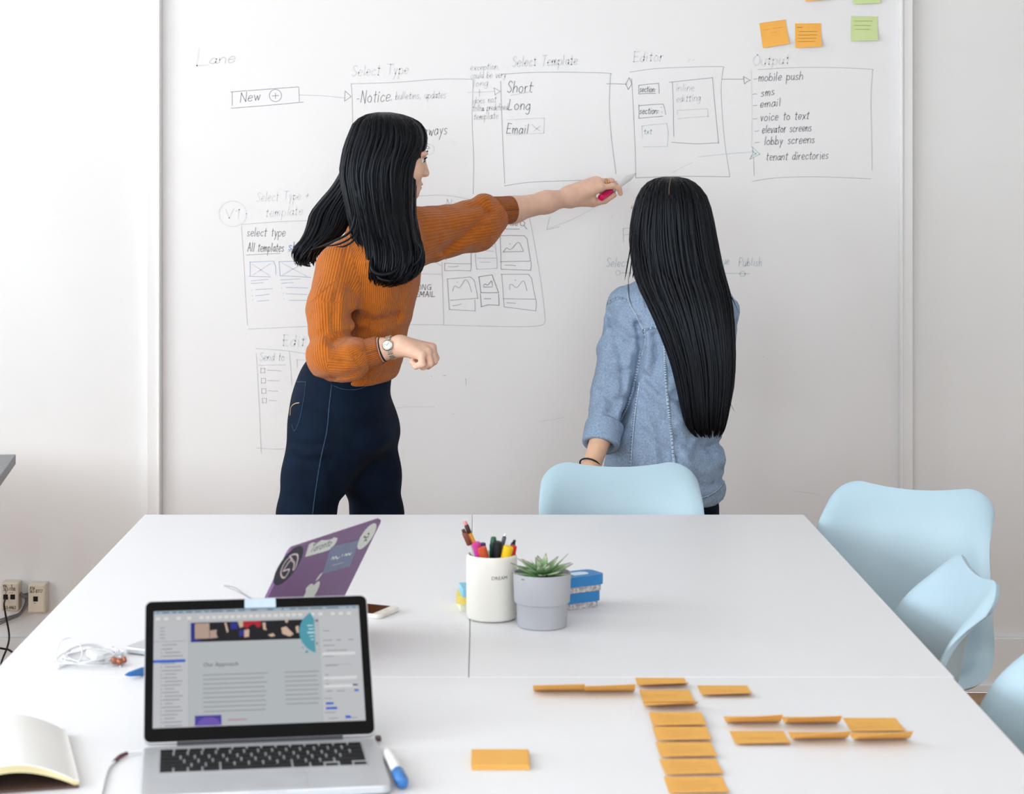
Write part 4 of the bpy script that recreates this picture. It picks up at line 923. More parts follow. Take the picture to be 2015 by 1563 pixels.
# ------------------------------------------------------------------ phone sockets and cables on the wall
M_sock = mat('cream_plastic', (226, 214, 196), .45, .4, var=.02)
def socket(label, px0, px1, py0, py1, jacks, texts):
    D0 = 6.0; a = P(px0, py0, D0); b = P(px1, py1, D0); c = (a + b) / 2
    t = thing('phone_socket', label, 'socket', (c[0], WALL_Y, c[2]), group='phone sockets on the wall')
    w_, h_ = b[0] - a[0], a[2] - b[2]; dpt = WALL_Y - D0
    o = MB().box((0, -dpt / 2, 0), (w_, dpt, h_), .004).build('housing', M_sock, t)
    MB().box((0, -dpt - .0006, 0), (w_ * .82, .0016, h_ * .9), .0006).build('face_plate', M_sock, t)
    for (jx, jy) in jacks:
        q = P(jx, jy, D0 - .001) - np.array([c[0], WALL_Y, c[2]]); MB().box((q[0], -dpt - .001, q[2]), (.0135, .003, .0145), .0005).build('jack', M_blackp, t)
    for (tx, x_, y_, x2, cap) in texts:
        st_, W2 = strokes_of(tx, .2); mb2 = MB()
        for p in st_: ribbon(mb2, np.stack([x_ + p[:, 0] / W2 * (x2 - x_), y_ - p[:, 1] * cap / 9], 1), .9)
        mb2.v = [tuple(P(p[0], p[1], D0 - .0018) - np.array([c[0], WALL_Y, c[2]])) for p in mb2.v]
        mb2.build('writing', mat('socket_ink', (40, 34, 30), .6), t)
    return t
socket('cream phone socket with two black jacks and a plugged cable at the left edge', 2, 36, 1147, 1203, [(11, 1175), (25, 1175)], [('416', 6, 1156, 14, 5), ('1', 22, 1156, 25, 5), ('363-1700', 7, 1163, 31, 6), ('2 --', 10, 1169, 27, 5), ('363-4463', 6, 1199, 32, 6)])
socket('cream phone socket with a single black jack, right one of the two', 55, 89, 1150, 1207, [(70, 1179)], [('416', 59, 1160, 70, 5), ('363-8777', 58, 1167, 84, 6), ('-', 67, 1189, 73, 4)])
cbk = MB().tube(catmull([P(11, 1177, 5.99), P(8, 1190, 5.97), P(11, 1210, 5.985), P(18, 1250, 6.0), P(14, 1275, 5.99), P(4, 1300, 5.97), P(-2, 1330, 5.95), P(-14, 1362, 5.98)], 8), .0028, 8).build('phone_cable', mat('black_cable', (22, 22, 24), .5), None, smooth=True)
tag(cbk, 'black cable hanging from the left phone socket', 'cable')
cb2 = MB().tube(catmull([P(-14, 1274, 5.97), P(6, 1277, 5.98), P(20, 1281, 5.99), P(40, 1300, 5.98), P(60, 1340, 5.97), P(80, 1352, 5.97)], 8), .003, 8).build('floor_cable', mat('black_cable', (22, 22, 24)), None, smooth=True)
tag(cb2, 'black cable arching along the wall just above the table edge at left', 'cable')
for k, lb in enumerate(('grey cable looping between the phone sockets, upper strand', 'grey cable looping between the phone sockets, middle strand', 'grey cable looping between the phone sockets, lower strand')):
    gc = MB().tube(catmull([P(55, 1168 + 3 * k, 6.03 - .007 * k), P(46, 1170 + 3 * k, 6.03 - .007 * k), P(40, 1166 + 2 * k, 6.03 - .007 * k), P(50 + 3 * k, 1178, 6.03 - .007 * k), P(51 + 2 * k - 3, 1192, 6.03 - .007 * k), P(38, 1207 + 2 * k, 6.03 - .007 * k), P(18, 1214 + 3 * k, 6.03 - .007 * k), P(-8, 1222 + 5 * k, 6.035)], 8), .0024, 8).build('data_cable', mat('grey_cable', (112, 110, 110), .5), None, smooth=True)
    tag(gc, lb, 'cable', 'grey cables at the phone sockets')
# ------------------------------------------------------------------ sculpting by distance fields
def sg(Q, a, b, ra, rb=None):
    a = np.asarray(a, float); b = np.asarray(b, float); rb = ra if rb is None else rb
    pa = Q - a; ba = b - a; t = np.clip(pa @ ba / (ba @ ba + 1e-12), 0, 1)
    return np.linalg.norm(pa - t[:, None] * ba, axis=1) - (ra + (rb - ra) * t)
def ell(Q, c, r, R=None):
    q = Q - np.asarray(c, float)
    if R is not None: q = q @ R
    r = np.asarray(r, float); k0 = np.linalg.norm(q / r, axis=1); k1 = np.linalg.norm(q / (r * r), axis=1)
    return k0 * (k0 - 1) / (k1 + 1e-9)
def smin(a, b, k=0.02):
    h = np.clip(.5 + .5 * (b - a) / k, 0, 1)
    return b + (a - b) * h - k * h * (1 - h)
def smax(a, b, k=0.005): return -smin(-a, -b, k)
def chain(Q, pts, rad, k=0.0):
    d = None
    for i in range(len(pts) - 1):
        e = sg(Q, pts[i], pts[i + 1], rad[i], rad[i + 1]); d = e if d is None else (smin(d, e, k) if k else np.minimum(d, e))
    return d
class Loft:
    """stack of horizontal elliptical sections: rows of (z, cx, cy, rx, ry)"""
    def __init__(s, rows):
        r = catmull(np.array(sorted(rows), float), 6); z = r[:, 0]; keep = np.r_[True, np.diff(np.maximum.accumulate(z)) > 1e-6]
        s.r = r[keep]; s.r[:, 3:] = np.maximum(s.r[:, 3:], .002)
    def at(s, z): return [np.interp(z, s.r[:, 0], s.r[:, i]) for i in range(1, 5)]
    def d(s, Q, cap=True):
        cx, cy, rx, ry = s.at(Q[:, 2]); u = (Q[:, 0] - cx) / rx; v = (Q[:, 1] - cy) / ry
        e = (np.sqrt(u * u + v * v) - 1) * np.minimum(rx, ry)
        if cap: e = np.maximum(e, np.maximum(Q[:, 2] - s.r[-1, 0], s.r[0, 0] - Q[:, 2]))
        return e
    def ang(s, Q):
        cx, cy, rx, ry = s.at(Q[:, 2]); return np.arctan2((Q[:, 0] - cx) / rx, -(Q[:, 1] - cy) / ry)
def rows_px(tab, D0):
    """tab rows: (py, px_left, px_right, depth offset, ry) measured at depth D0"""
    out = []
    for (py, a, b, dy, ry) in tab:
        l, r = P(a, py, D0), P(b, py, D0); out.append((l[2], (l[0] + r[0]) / 2, D0 + dy, (r[0] - l[0]) / 2, ry))
    return out
def crease(Q, pix, D, amp, sig, near=True):
    p = np.array([P(a, b, D) for a, b in pix])[:, [0, 2]]; q = Q[:, [0, 2]]; best = None
    for a, b in zip(p[:-1], p[1:]):
        ba = b - a; t = np.clip((q - a) @ ba / (ba @ ba), 0, 1); d2 = ((q - a - t[:, None] * ba) ** 2).sum(1); best = d2 if best is None else np.minimum(best, d2)
    e = amp * np.exp(-best / (2 * sig * sig))
    return e * (Q[:, 1] < D + .14) if near else e
def vnoise(Q, s, seed=0):
    q = Q / s + 37.3 + seed * 11.7; i = np.floor(q).astype(np.int64); f = q - i; f = f * f * (3 - 2 * f); out = 0
    def hsh(a, b, c):
        n = (a * 374761393 + b * 668265263 + c * 2147483647 + seed * 974711) & 0xFFFFFFFF
        n = ((n ^ (n >> 13)) * 1274126177) & 0xFFFFFFFF
        return ((n ^ (n >> 16)) & 0xFFFF) / 32767.5 - 1
    for dx in (0, 1):
        for dy in (0, 1):
            for dz_ in (0, 1):
                w_ = (f[:, 0] if dx else 1 - f[:, 0]) * (f[:, 1] if dy else 1 - f[:, 1]) * (f[:, 2] if dz_ else 1 - f[:, 2])
                out = out + w_ * hsh(i[:, 0] + dx, i[:, 1] + dy, i[:, 2] + dz_)
    return out
def nets(F, lo, hi, h, smooth=1):
    lo = np.asarray(lo, float); hi = np.asarray(hi, float); B = 12
    nb = np.ceil((hi - lo) / (h * B)).astype(int); n = nb * B
    Dg = np.empty(n, np.float32)
    bi = np.stack(np.meshgrid(*[np.arange(k) for k in nb], indexing='ij'), -1).reshape(-1, 3)
    cen = lo + (bi + .5) * B * h
    dc = F(cen); act = np.abs(dc) < B * h * 1.15 + .012
    V6 = Dg.reshape(nb[0], B, nb[1], B, nb[2], B)
    V6[:] = np.sign(dc).reshape(*nb)[:, None, :, None, :, None]
    loc = np.stack(np.meshgrid(*[np.arange(B)] * 3, indexing='ij'), -1).reshape(-1, 3)
    A = bi[act]; step = 160
    for s_ in range(0, len(A), step):
        blk = A[s_:s_ + step]; pts = (lo + (blk[:, None, :] * B + loc[None]) * h).reshape(-1, 3)
        val = F(pts).reshape(len(blk), B, B, B)
        V6[blk[:, 0], :, blk[:, 1], :, blk[:, 2], :] = val
    Sg = Dg < 0
    cs = [(0, 0, 0), (1, 0, 0), (0, 1, 0), (1, 1, 0), (0, 0, 1), (1, 0, 1), (0, 1, 1), (1, 1, 1)]
    sl = lambda c: tuple(slice(c[k], n[k] - 1 + c[k]) for k in range(3))
    cnt = sum(Sg[sl(c)].astype(np.int8) for c in cs); mask = (cnt > 0) & (cnt < 8)
    I = np.argwhere(mask); idx = -np.ones(mask.shape, np.int64); idx[mask] = np.arange(len(I))
    val = np.stack([Dg[I[:, 0] + c[0], I[:, 1] + c[1], I[:, 2] + c[2]] for c in cs], 1).astype(float)
    pos = np.zeros((len(I), 3)); num = np.zeros(len(I))
    for a in range(8):
        for b in range(a + 1, 8):
            if sum(abs(cs[a][k] - cs[b][k]) for k in range(3)) != 1: continue
            va, vb = val[:, a], val[:, b]; cr_ = (va < 0) != (vb < 0); t = np.where(cr_, va / (va - vb + 1e-12), 0)
            pos += cr_[:, None] * (np.array(cs[a]) + t[:, None] * (np.array(cs[b]) - np.array(cs[a]))); num += cr_
    v = lo + (I + pos / num[:, None]) * h
    faces = []
    for ax in range(3):
        o1, o2 = [(1, 2), (2, 0), (0, 1)][ax]
        s0 = [slice(1, None)] * 3; s0[ax] = slice(0, n[ax] - 1); s1 = [slice(1, None)] * 3; s1[ax] = slice(1, n[ax])
        s0[o1] = s1[o1] = slice(1, n[o1] - 1); s0[o2] = s1[o2] = slice(1, n[o2] - 1)
        a, b = Sg[tuple(s0)], Sg[tuple(s1)]; E_ = np.argwhere(a != b)
        if not len(E_): continue
        flip = a[E_[:, 0], E_[:, 1], E_[:, 2]]
        base_ = E_.copy(); base_[:, o1] += 1; base_[:, o2] += 1
        q = []
        for (d1, d2) in ((-1, -1), (0, -1), (0, 0), (-1, 0)):
            c = base_.copy(); c[:, o1] += d1; c[:, o2] += d2; q.append(idx[c[:, 0], c[:, 1], c[:, 2]])
        q = np.stack(q, 1); q[~flip] = q[~flip][:, ::-1]; faces.append(q)
    f = np.vstack(faces); f = f[(f >= 0).all(1)]
    for _ in range(smooth):
        acc = np.zeros_like(v); c2 = np.zeros(len(v))
        for k in range(4):
            a, b = f[:, k], f[:, (k + 1) % 4]
            for d_ in range(3):
                acc[:, d_] += np.bincount(a, v[b, d_], len(v)) + np.bincount(b, v[a, d_], len(v))
            c2 += np.bincount(a, minlength=len(v)) + np.bincount(b, minlength=len(v))
        v = v * .5 + .5 * acc / np.maximum(c2, 1)[:, None]
    return v, f
def sdf_obj(name, parts, m, parent, attrs=None, mi=None):
    """parts: list of (v,f); one smooth mesh under parent"""
    vs, fs, mids, k = [], [], [], 0
    for j, (v, f) in enumerate(parts):
        vs.append(v); fs.append(f + k); k += len(v); mids.append(np.full(len(f), 0 if mi is None else mi[j]))
    v = np.vstack(vs); f = np.vstack(fs); L = chain_loc(parent) if parent else np.zeros(3)
    me = bpy.data.meshes.new(name); me.vertices.add(len(v)); me.vertices.foreach_set('co', (v - L).astype(np.float32).ravel())
    me.loops.add(len(f) * 4); me.loops.foreach_set('vertex_index', f.astype(np.int32).ravel())
    me.polygons.add(len(f)); me.polygons.foreach_set('loop_start', np.arange(0, len(f) * 4, 4, dtype=np.int32)); me.polygons.foreach_set('loop_total', np.full(len(f), 4, np.int32))
    me.polygons.foreach_set('use_smooth', np.ones(len(f), bool))
    for x in (m if isinstance(m, (list, tuple)) else [m]): me.materials.append(x)
    if mi is not None: me.polygons.foreach_set('material_index', np.concatenate(mids).astype(np.int32))
    me.update(calc_edges=True); me.validate()
    for n_, val in (attrs or {}).items():
        at = me.attributes.new(n_, 'FLOAT', 'POINT'); at.data.foreach_set('value', val.astype(np.float32))
    o = bpy.data.objects.new(name, me); C.objects.link(o); o.parent = parent
    return o
def seg_angle(Q, a, b):
    a = np.asarray(a, float); b = np.asarray(b, float); d = (b - a) / np.linalg.norm(b - a)
    e1 = np.cross(d, [0, 1, 0.]); e1 /= np.linalg.norm(e1); e2 = np.cross(d, e1); q = Q - a
    return np.arctan2(q @ e1, -(q @ e2) if False else q @ e2 * -1)
class Skin:
    """ray hits of the camera view on a finished mesh, used to lay seams on cloth"""
    def __init__(s, o):
        me = o.data; L = chain_loc(o.parent); s.t = BVHTree.FromPolygons([tuple(np.array(v.co) + L) for v in me.vertices], [tuple(p.vertices) for p in me.polygons])
    def hit(s, px, py):
        o = Vector((0, 0, CAM_H)); d = (Vector(P(px, py, 1.0)) - o).normalized(); h = s.t.ray_cast(o, d)
        return (np.array(h[0]), np.array(h[1])) if h[0] is not None else (None, None)
    def path(s, pix, n=10):
        q = catmull(np.array(pix, float), n); pts = []
        for a, b in q:
            h, nn = s.hit(a, b)
            if h is not None: pts.append((h, nn if nn @ (h - [0, 0, CAM_H]) < 0 else -nn))
        return pts
def seam(skin, name, pix, m, parent, w_=.0028, lift=.0006, dash=None, n=10, flat=.45):
    pts = skin.path(pix, n)
    if len(pts) < 3: return None
    p = np.array([a + b * lift for a, b in pts]); nn = np.array([b for a, b in pts])
    keep = np.r_[True, np.linalg.norm(np.diff(p, axis=0), axis=1) > 1e-5]; p = p[keep]; nn = nn[keep]
    mb = MB(); mb.tube(p, w_, 6, flat=flat, up=nn[0])
    ms = [m]
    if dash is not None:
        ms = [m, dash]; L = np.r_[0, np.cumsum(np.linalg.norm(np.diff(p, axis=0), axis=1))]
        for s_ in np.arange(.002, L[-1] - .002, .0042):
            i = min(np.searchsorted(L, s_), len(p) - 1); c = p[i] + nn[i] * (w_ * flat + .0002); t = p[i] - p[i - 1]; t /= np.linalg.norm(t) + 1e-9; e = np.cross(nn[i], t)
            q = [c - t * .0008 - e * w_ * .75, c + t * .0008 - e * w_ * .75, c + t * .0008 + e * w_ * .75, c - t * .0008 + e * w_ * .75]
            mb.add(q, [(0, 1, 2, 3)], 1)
    return mb.build(name, ms, parent, smooth=True, world=True)

# ------------------------------------------------------------------ materials for people
def attr_bump(m, attr, period, strength, dist, dark):
    nt = m.node_tree; b = nt.nodes['Principled BSDF']
    a = nt.nodes.new('ShaderNodeAttribute'); a.attribute_name = attr
    mu = nt.nodes.new('ShaderNodeMath'); mu.operation = 'MULTIPLY'; mu.inputs[1].default_value = 2 * PI / period
    si = nt.nodes.new('ShaderNodeMath'); si.operation = 'SINE'
    nt.links.new(a.outputs['Fac'], mu.inputs[0]); nt.links.new(mu.outputs[0], si.inputs[0])
    bp = nt.nodes.new('ShaderNodeBump'); bp.inputs['Strength'].default_value = strength; bp.inputs['Distance'].default_value = dist
    old = b.inputs['Normal'].links[0].from_socket if b.inputs['Normal'].links else None
    if old: nt.links.new(old, bp.inputs['Normal'])
    nt.links.new(si.outputs[0], bp.inputs['Height']); nt.links.new(bp.outputs['Normal'], b.inputs['Normal'])
    mr = nt.nodes.new('ShaderNodeMapRange'); mr.inputs['From Min'].default_value = -1; mr.inputs['From Max'].default_value = 0.2; mr.inputs['To Min'].default_value = dark; mr.inputs['To Max'].default_value = 1
    nt.links.new(si.outputs[0], mr.inputs['Value'])
    mx = nt.nodes.new('ShaderNodeMix'); mx.data_type = 'RGBA'; mx.blend_type = 'MULTIPLY'; mx.inputs['Factor'].default_value = 1
    src = b.inputs['Base Color'].links[0].from_socket
    nt.links.new(src, mx.inputs['A']); nt.links.new(mr.outputs[0], mx.inputs['B']); nt.links.new(mx.outputs['Result'], b.inputs['Base Color'])
M_knit = mat('rust_knit', (197, 108, 32), .85, .15, var=.07, scale=90, bump=.5, bscale=420, sheen=.25)
attr_bump(M_knit, 'rib', .0068, .55, .0016, .78)
M_cuff = mat('rust_knit_cuff', (186, 98, 28), .85, .15, var=.07, scale=90, bump=.4, bscale=420, sheen=.2)
attr_bump(M_cuff, 'rib', .0048, .8, .0018, .68)
M_jean = mat('dark_indigo_denim', (10, 25, 44), .85, .15, var=.35, scale=12, bump=.35, bscale=700)
M_jeanseam = mat('indigo_seam', (48, 70, 94), .8, .2, var=.3, scale=80)
M_tan = mat('tan_stitching', (196, 160, 130), .8, .2)
M_denim = mat('washed_denim', (150, 171, 197), .85, .15, var=.2, scale=240, bump=.6, bscale=700)
M_denimseam = mat('denim_seam', (178, 196, 214), .85, .15, var=.15, scale=120)
M_denimdash = mat('denim_seam_dash', (66, 88, 124), .9, .1)  # dark dashes for the stitch puckers along the shirt seams
M_skin = mat('skin_tone', (234, 190, 166), .5, .35, var=.05, scale=60)
M_skin2 = mat('skin_tone_fair', (228, 184, 154), .5, .35, var=.05, scale=60)
M_lip = mat('lips', (176, 92, 88), .4, .4)
M_eyew = mat('eye_white', (232, 228, 224), .2, .5); M_eyed = mat('eye_dark', (30, 20, 18), .15, .5)
M_black = mat('black_band', (16, 15, 16), .5, .4)
M_steel = mat('watch_steel', (206, 200, 188), .25, .5, .9, var=.06)
M_gold = mat('gold', (226, 176, 110), .25, .5, 1.0)
M_shoe = mat('white_canvas_shoe', (226, 224, 220), .7, .2); M_sole = mat('rubber_sole', (240, 238, 232), .6, .3)
def hair_mat():
    m = mat('black_hair', (5, 5, 7), .42, .24, var=.5, scale=45)
    b = m.node_tree.nodes['Principled BSDF']; b.inputs['Specular Tint'].default_value = (.75, .85, 1, 1)
    b.inputs['Anisotropic'].default_value = 0.0
    return m
M_hair = hair_mat()
# ------------------------------------------------------------------ hair
def hair_mass(name, parent, rows, n_locks, seed, w_=(.003, .006), lift=.0025, curl=0.0, extra=None, base_scale=.95, n_fine=0, top_skip=0.0, sway=.25, core_end=1.0, v_end=.86):
    """rows: (z,cx,cy,rx,ry) from the crown down; a closed core with separate locks combed over it"""
    r = np.array(rows, float); r = catmull(r, 8); r[:, 3:] = np.maximum(r[:, 3:], .0015)
    R_n = np.random.default_rng(seed); nv = len(r)
    def surf(th, v, k=1.0):
        i = np.clip(v, 0, 1) * (nv - 1); a = [np.interp(i, np.arange(nv), r[:, c]) for c in range(5)]
        return np.stack([a[1] + a[3] * k * np.cos(th), a[2] + a[4] * k * np.sin(th), a[0] + 0 * th], -1)
    mb = MB(); ns = 40
    v = []; f = []
    for i in range(nv):
        for k in range(ns): v.append(surf(2 * PI * k / ns, core_end * i / (nv - 1), base_scale))
    for i in range(nv - 1):
        for k in range(ns): f.append((i * ns + k, (i + 1) * ns + k, (i + 1) * ns + (k + 1) % ns, i * ns + (k + 1) % ns))
    f += [tuple(range(ns)), tuple(range((nv - 1) * ns, nv * ns))[::-1]]
    mb.add(np.array(v).reshape(-1, 3), f)
    for q in range(n_locks + n_fine):
        fine = q >= n_locks
        th0 = R_n.uniform(0, 2 * PI) if q % 3 else -PI / 2 + R_n.normal(0, .9)
        v0 = R_n.uniform(.0, .05) + top_skip; v1 = min(1.0, R_n.uniform(v_end, 1.0)) if not fine else R_n.uniform(.7, 1.0)
        n = 20; t = np.linspace(0, 1, n); vv = v0 + (v1 - v0) * t
        th = th0 + sway * R_n.normal(0, .5) * t + .05 * np.sin(t * R_n.uniform(4, 9) + R_n.uniform(0, 6))
        k = 1 + (R_n.uniform(-.02, .03) + .0 * t)
        p = surf(th, vv, k)
        nrm = np.stack([np.cos(th), np.sin(th), 0 * th], -1)
        p = p + nrm * (R_n.uniform(-.3, 1) * lift)
        if curl:
            c_w = np.clip((t - .62) / .38, 0, 1) ** 1.4; ph = R_n.uniform(0, 6.28); fr = R_n.uniform(5, 8)
            p[:, 0] += c_w * curl * np.sin(fr * t + ph); p[:, 1] += c_w * curl * .6 * np.cos(fr * t + ph); p[:, 2] -= c_w * curl * .3 * R_n.uniform(-1, 1)
        wd = (R_n.uniform(.0006, .0011) if fine else R_n.uniform(*w_)) * np.minimum(1, np.minimum((t + .04) * 6, (1.03 - t) * 5))
        mb.tube(p, wd, 4 if fine else 5, flat=.42 if not fine else 1.0, up=nrm[0])
    for pix in (extra or []):
        pts = catmull(np.array([P(*q) for q in pix['p']]), 8); t = np.linspace(0, 1, len(pts)); wd = pix.get('w', .002) * np.minimum(1, np.minimum((t + .05) * 5, (1.04 - t) * 3))
        mb.tube(pts, wd, 5, flat=.6)
    return mb.build(name, M_hair, parent, smooth=True, world=True)

# ------------------------------------------------------------------ a head in local axes (x forward, y left, z up)
def head_sdf(Q, c, R):
    q = (Q - c) @ R
    d = ell(q, (-.006, 0, .004), (.095, .074, .088))
    d = smin(d, ell(q, (.030, 0, -.045), (.060, .056, .072)), .03)
    d = smin(d, ell(q, (.060, 0, -.100), (.026, .030, .022)), .03)
    for s_ in (-1, 1):
        d = smin(d, ell(q, (.052, s_ * .036, -.045), (.030, .024, .028)), .02)
        d = smin(d, ell(q, (.082, s_ * .026, .004), (.014, .026, .008)), .012)
        d = smax(d, -ell(q, (.098, s_ * .031, -.014), (.016, .017, .011)), .012)
        d = smin(d, ell(q, (-.005, s_ * .078, -.025), (.018, .006, .030), None), .006)
    d = smin(d, sg(q, (.086, 0, -.006), (.100, 0, -.042), .007, .0095), .010)
    d = smin(d, ell(q, (.0985, 0, -.046), (.010, .0125, .008)), .006)
    d = smin(d, ell(q, (.083, 0, -.073), (.011, .022, .0075)), .008)
    d = smin(d, ell(q, (.081, 0, -.084), (.010, .018, .0065)), .008)
    d = smax(d, -ell(q, (.093, 0, -.0785), (.008, .018, .0012)), .003)
    return d
def add_face(parent, c, R, brow=True):
    W = lambda p: c + R @ np.array(p)
    for s_ in (-1, 1):
        e = W((.0755, s_ * .031, -.014)); o = MB().lathe([(0, -.0115), (.007, -.009), (.0115, 0), (.007, .009), (0, .0115)], 16, tuple(e)).build('eye', M_eyew, parent, smooth=True, world=True)
        p = W((.0843, s_ * .0315, -.014)); MB().lathe([(0, -.005), (.0035, -.0036), (.005, 0), (.0035, .0036), (0, .005)], 12, tuple(p)).build('iris', M_eyed, o, smooth=True, world=True)
        MB().tube(catmull([W((.092, s_ * .014, .006)), W((.0935, s_ * .028, .012)), W((.082, s_ * .045, .006))], 6), [.0018] * 12 + [.0006], 6).build('eyebrow', M_hair, parent, smooth=True, world=True)
        MB().tube(catmull([W((.090, s_ * .020, -.010)), W((.0925, s_ * .031, -.004)), W((.083, s_ * .044, -.009))], 5), .0012, 5).build('eyelash', M_hair, parent, smooth=True, world=True)
    mb = MB()
    for z_, r_, x_ in ((-.0735, .0036, .0905), (-.0832, .0042, .0880)):
        mb.tube(catmull([W((x_ - .008, -.020, z_ - .001)), W((x_, -.008, z_)), W((x_ + .0008, 0, z_ - .0004)), W((x_, .008, z_)), W((x_ - .008, .020, z_ - .001))], 5), [.0006] + [r_] * 19 + [.0006], 8)
    mb.build('lips', M_lip, parent, smooth=True, world=True)
def rot_zyx(yaw, pitch=0, roll=0): return np.array(Matrix.Rotation(yaw, 3, 'Z') @ Matrix.Rotation(pitch, 3, 'Y') @ Matrix.Rotation(roll, 3, 'X'))
PX = lambda n, D: n * D / F_PX
def pts(*a): return [P(*q) for q in a]
def finger(Q, pl_, r0, r1): return chain(Q, pl_, list(np.linspace(r0, r1, len(pl_))), .004)
def shoe(parent, heel, yaw):
    R = np.array(Matrix.Rotation(yaw, 3, 'Z')); c = np.array(heel)
    def F(Q):
        q = (Q - c) @ R
        d = ell(q, (.035, 0, .045), (.055, .036, .055)); d = smin(d, ell(q, (.12, 0, .030), (.095, .042, .034)), .04); d = smin(d, sg(q, (.0, 0, .05), (.0, 0, .10), .042, .045), .03)
        return smax(d, .018 - q[:, 2], .004)
    v, f = nets(F, c - [.25, .25, .02], c + [.27, .27, .17], .007)
    o = sdf_obj('shoe', [(v, f)], M_shoe, parent)
    def G_(Q):
        q = (Q - c) @ R
        d = ell(q, (.035, 0, .0), (.064, .042, .5)); d = smin(d, ell(q, (.12, 0, .0), (.105, .048, .5)), .03)
        return smax(d, np.abs(q[:, 2] - .011) - .010, .004)
    v, f = nets(G_, c - [.25, .25, .02], c + [.27, .27, .06], .006)
    sdf_obj('sole', [(v, f)], M_sole, o)
    return o
# ================================================================== person in the rust sweater
D1 = 5.30
w1 = thing('person', 'long-haired person in a rust sweater and dark jeans pointing a marker at the board', 'person', (P(680, 700, D1)[0], D1, 0))
hc1 = P(766, 299, 5.30); hR1 = rot_zyx(math.radians(14), math.radians(6))
neck1 = pts((742, 345, 5.31), (738, 430, 5.31))
def F_head1(Q): return smin(head_sdf(Q, hc1, hR1), sg(Q, neck1[0], neck1[1], .050, .056), .025)
b_head = nets(F_head1, hc1 - [.14, .14, .24], hc1 + [.15, .14, .13], .0032)
# right hand (near): loose fist
rw = pts((655, 702, 5.06), (742, 690, 5.045), (779, 683, 5.035))
kn = pts((829, 700, 4.998), (841, 693, 5.014), (848, 687, 5.034), (850, 684, 5.056))
def F_rh(Q):
    d = chain(Q, rw, [.030, .0268, .0245], .02)
    for k_, kp in enumerate(kn): d = smin(d, sg(Q, rw[2] + [.012, (k_ - 1.5) * .009, .002], kp, .0215, .0118), .014)
    fl_ = [((829, 700, 4.998), (831, 717, 4.988), (818, 721, 4.994), (810, 712, 5.008)), ((841, 693, 5.014), (846, 716, 5.004), (832, 722, 5.008), (820, 713, 5.02)), ((848, 687, 5.034), (854, 711, 5.026), (842, 720, 5.030), (828, 712, 5.04)), ((850, 684, 5.056), (857, 705, 5.050), (848, 716, 5.052), (834, 710, 5.058))]
    for q, r_ in zip(fl_, (.0078, .0084, .0088, .0086)): d = smin(d, finger(Q, pts(*q), r_ + .0012, r_ - .0012), .0035)
    d = smin(d, finger(Q, pts((792, 688, 5.065), (815, 700, 5.078), (833, 706, 5.074)), .0125, .0085), .008)
    return d
b_rh = nets(F_rh, P(690, 770, 5.13) - [.02, .22, 0], P(880, 620, 5.05) + [0, .1, 0], .0020)
# left hand (far): holds the marker
lw = pts((955, 428, 5.585), (1010, 413, 5.63), (1075, 398, 5.68), (1116, 389, 5.715))
MK0, MK1 = P(1187, 386, 5.742), P(1250, 342, 5.862)
def F_lh(Q):
    d = chain(Q, lw, [.036, .0335, .0285, .0245], .02)
    knl = pts((1182, 369, 5.722), (1180, 360, 5.738), (1175, 356, 5.756), (1168, 357, 5.772))
    for k_, kp in enumerate(knl): d = smin(d, sg(Q, P(1120, 389 - 2 * k_, 5.712 + .008 * k_), kp, .0225, .0128), .016)
    d = smin(d, sg(Q, P(1126, 392, 5.72), P(1165, 393, 5.735), .021, .013), .016)
    fl_ = [((1182, 369, 5.722), (1206, 366, 5.735), (1218, 371, 5.745), (1221, 381, 5.752)), ((1179, 358, 5.738), (1203, 356, 5.752), (1211, 364, 5.768), (1208, 375, 5.778)), ((1175, 356, 5.756), (1196, 357, 5.775), (1203, 367, 5.788), (1196, 377, 5.79)), ((1168, 357, 5.772), (1184, 361, 5.790), (1190, 372, 5.796), (1182, 379, 5.795))]
    for q, r_ in zip(fl_, (.0082, .0080, .0080, .0072)): d = smin(d, finger(Q, pts(*q), r_ + .0008, r_ - .0012), .0022)
    d = smin(d, finger(Q, pts((1140, 396, 5.728), (1166, 399, 5.742), (1190, 394, 5.756), (1208, 384, 5.766)), .0145, .0078), .008)
    return smax(d, -sg(Q, MK0 - (MK1 - MK0) * .08, MK1, .0086, .0086), .001)
b_lh = nets(F_lh, P(950, 450, 5.70) - [0, .16, 0], P(1235, 335, 5.70) + [0, .14, 0], .0020)
# trunk and legs
hips1 = Loft(rows_px([(690, 620, 778, .0, .13), (720, 596, 776, .0, .150), (750, 583, 770, .0, .165), (785, 573, 768, .0, .175), (820, 571, 773, .0, .178), (860, 576, 779, .0, .175), (890, 582, 752, .01, .165), (920, 594, 720, .01, .14), (950, 622, 690, .01, .10)], D1))
legA = pts((636, 850, 5.215), (618, 935, 5.215), (602, 1013, 5.22), (588, 1110, 5.22), (566, 1300, 5.24), (552, 1455, 5.27)); rA = [.082, .076, .0685, .056, .054, .050]
legB = pts((712, 845, 5.35), (731, 935, 5.375), (742, 1013, 5.41), (750, 1110, 5.42), (768, 1300, 5.43), (780, 1440, 5.43)); rB = [.088, .072, .064, .055, .054, .050]
def F_trunk1(Q):
    d = Loft(rows_px([(430, 715, 790, 0, .08), (470, 680, 800, 0, .14), (560, 670, 805, 0, .14), (680, 660, 775, 0, .13), (760, 620, 760, 0, .15), (840, 600, 760, 0, .15)], D1)).d(Q)
    d = smin(d, chain(Q, legA, [r - .014 for r in rA]), .03); return smin(d, chain(Q, legB, [r - .014 for r in rB]), .03)
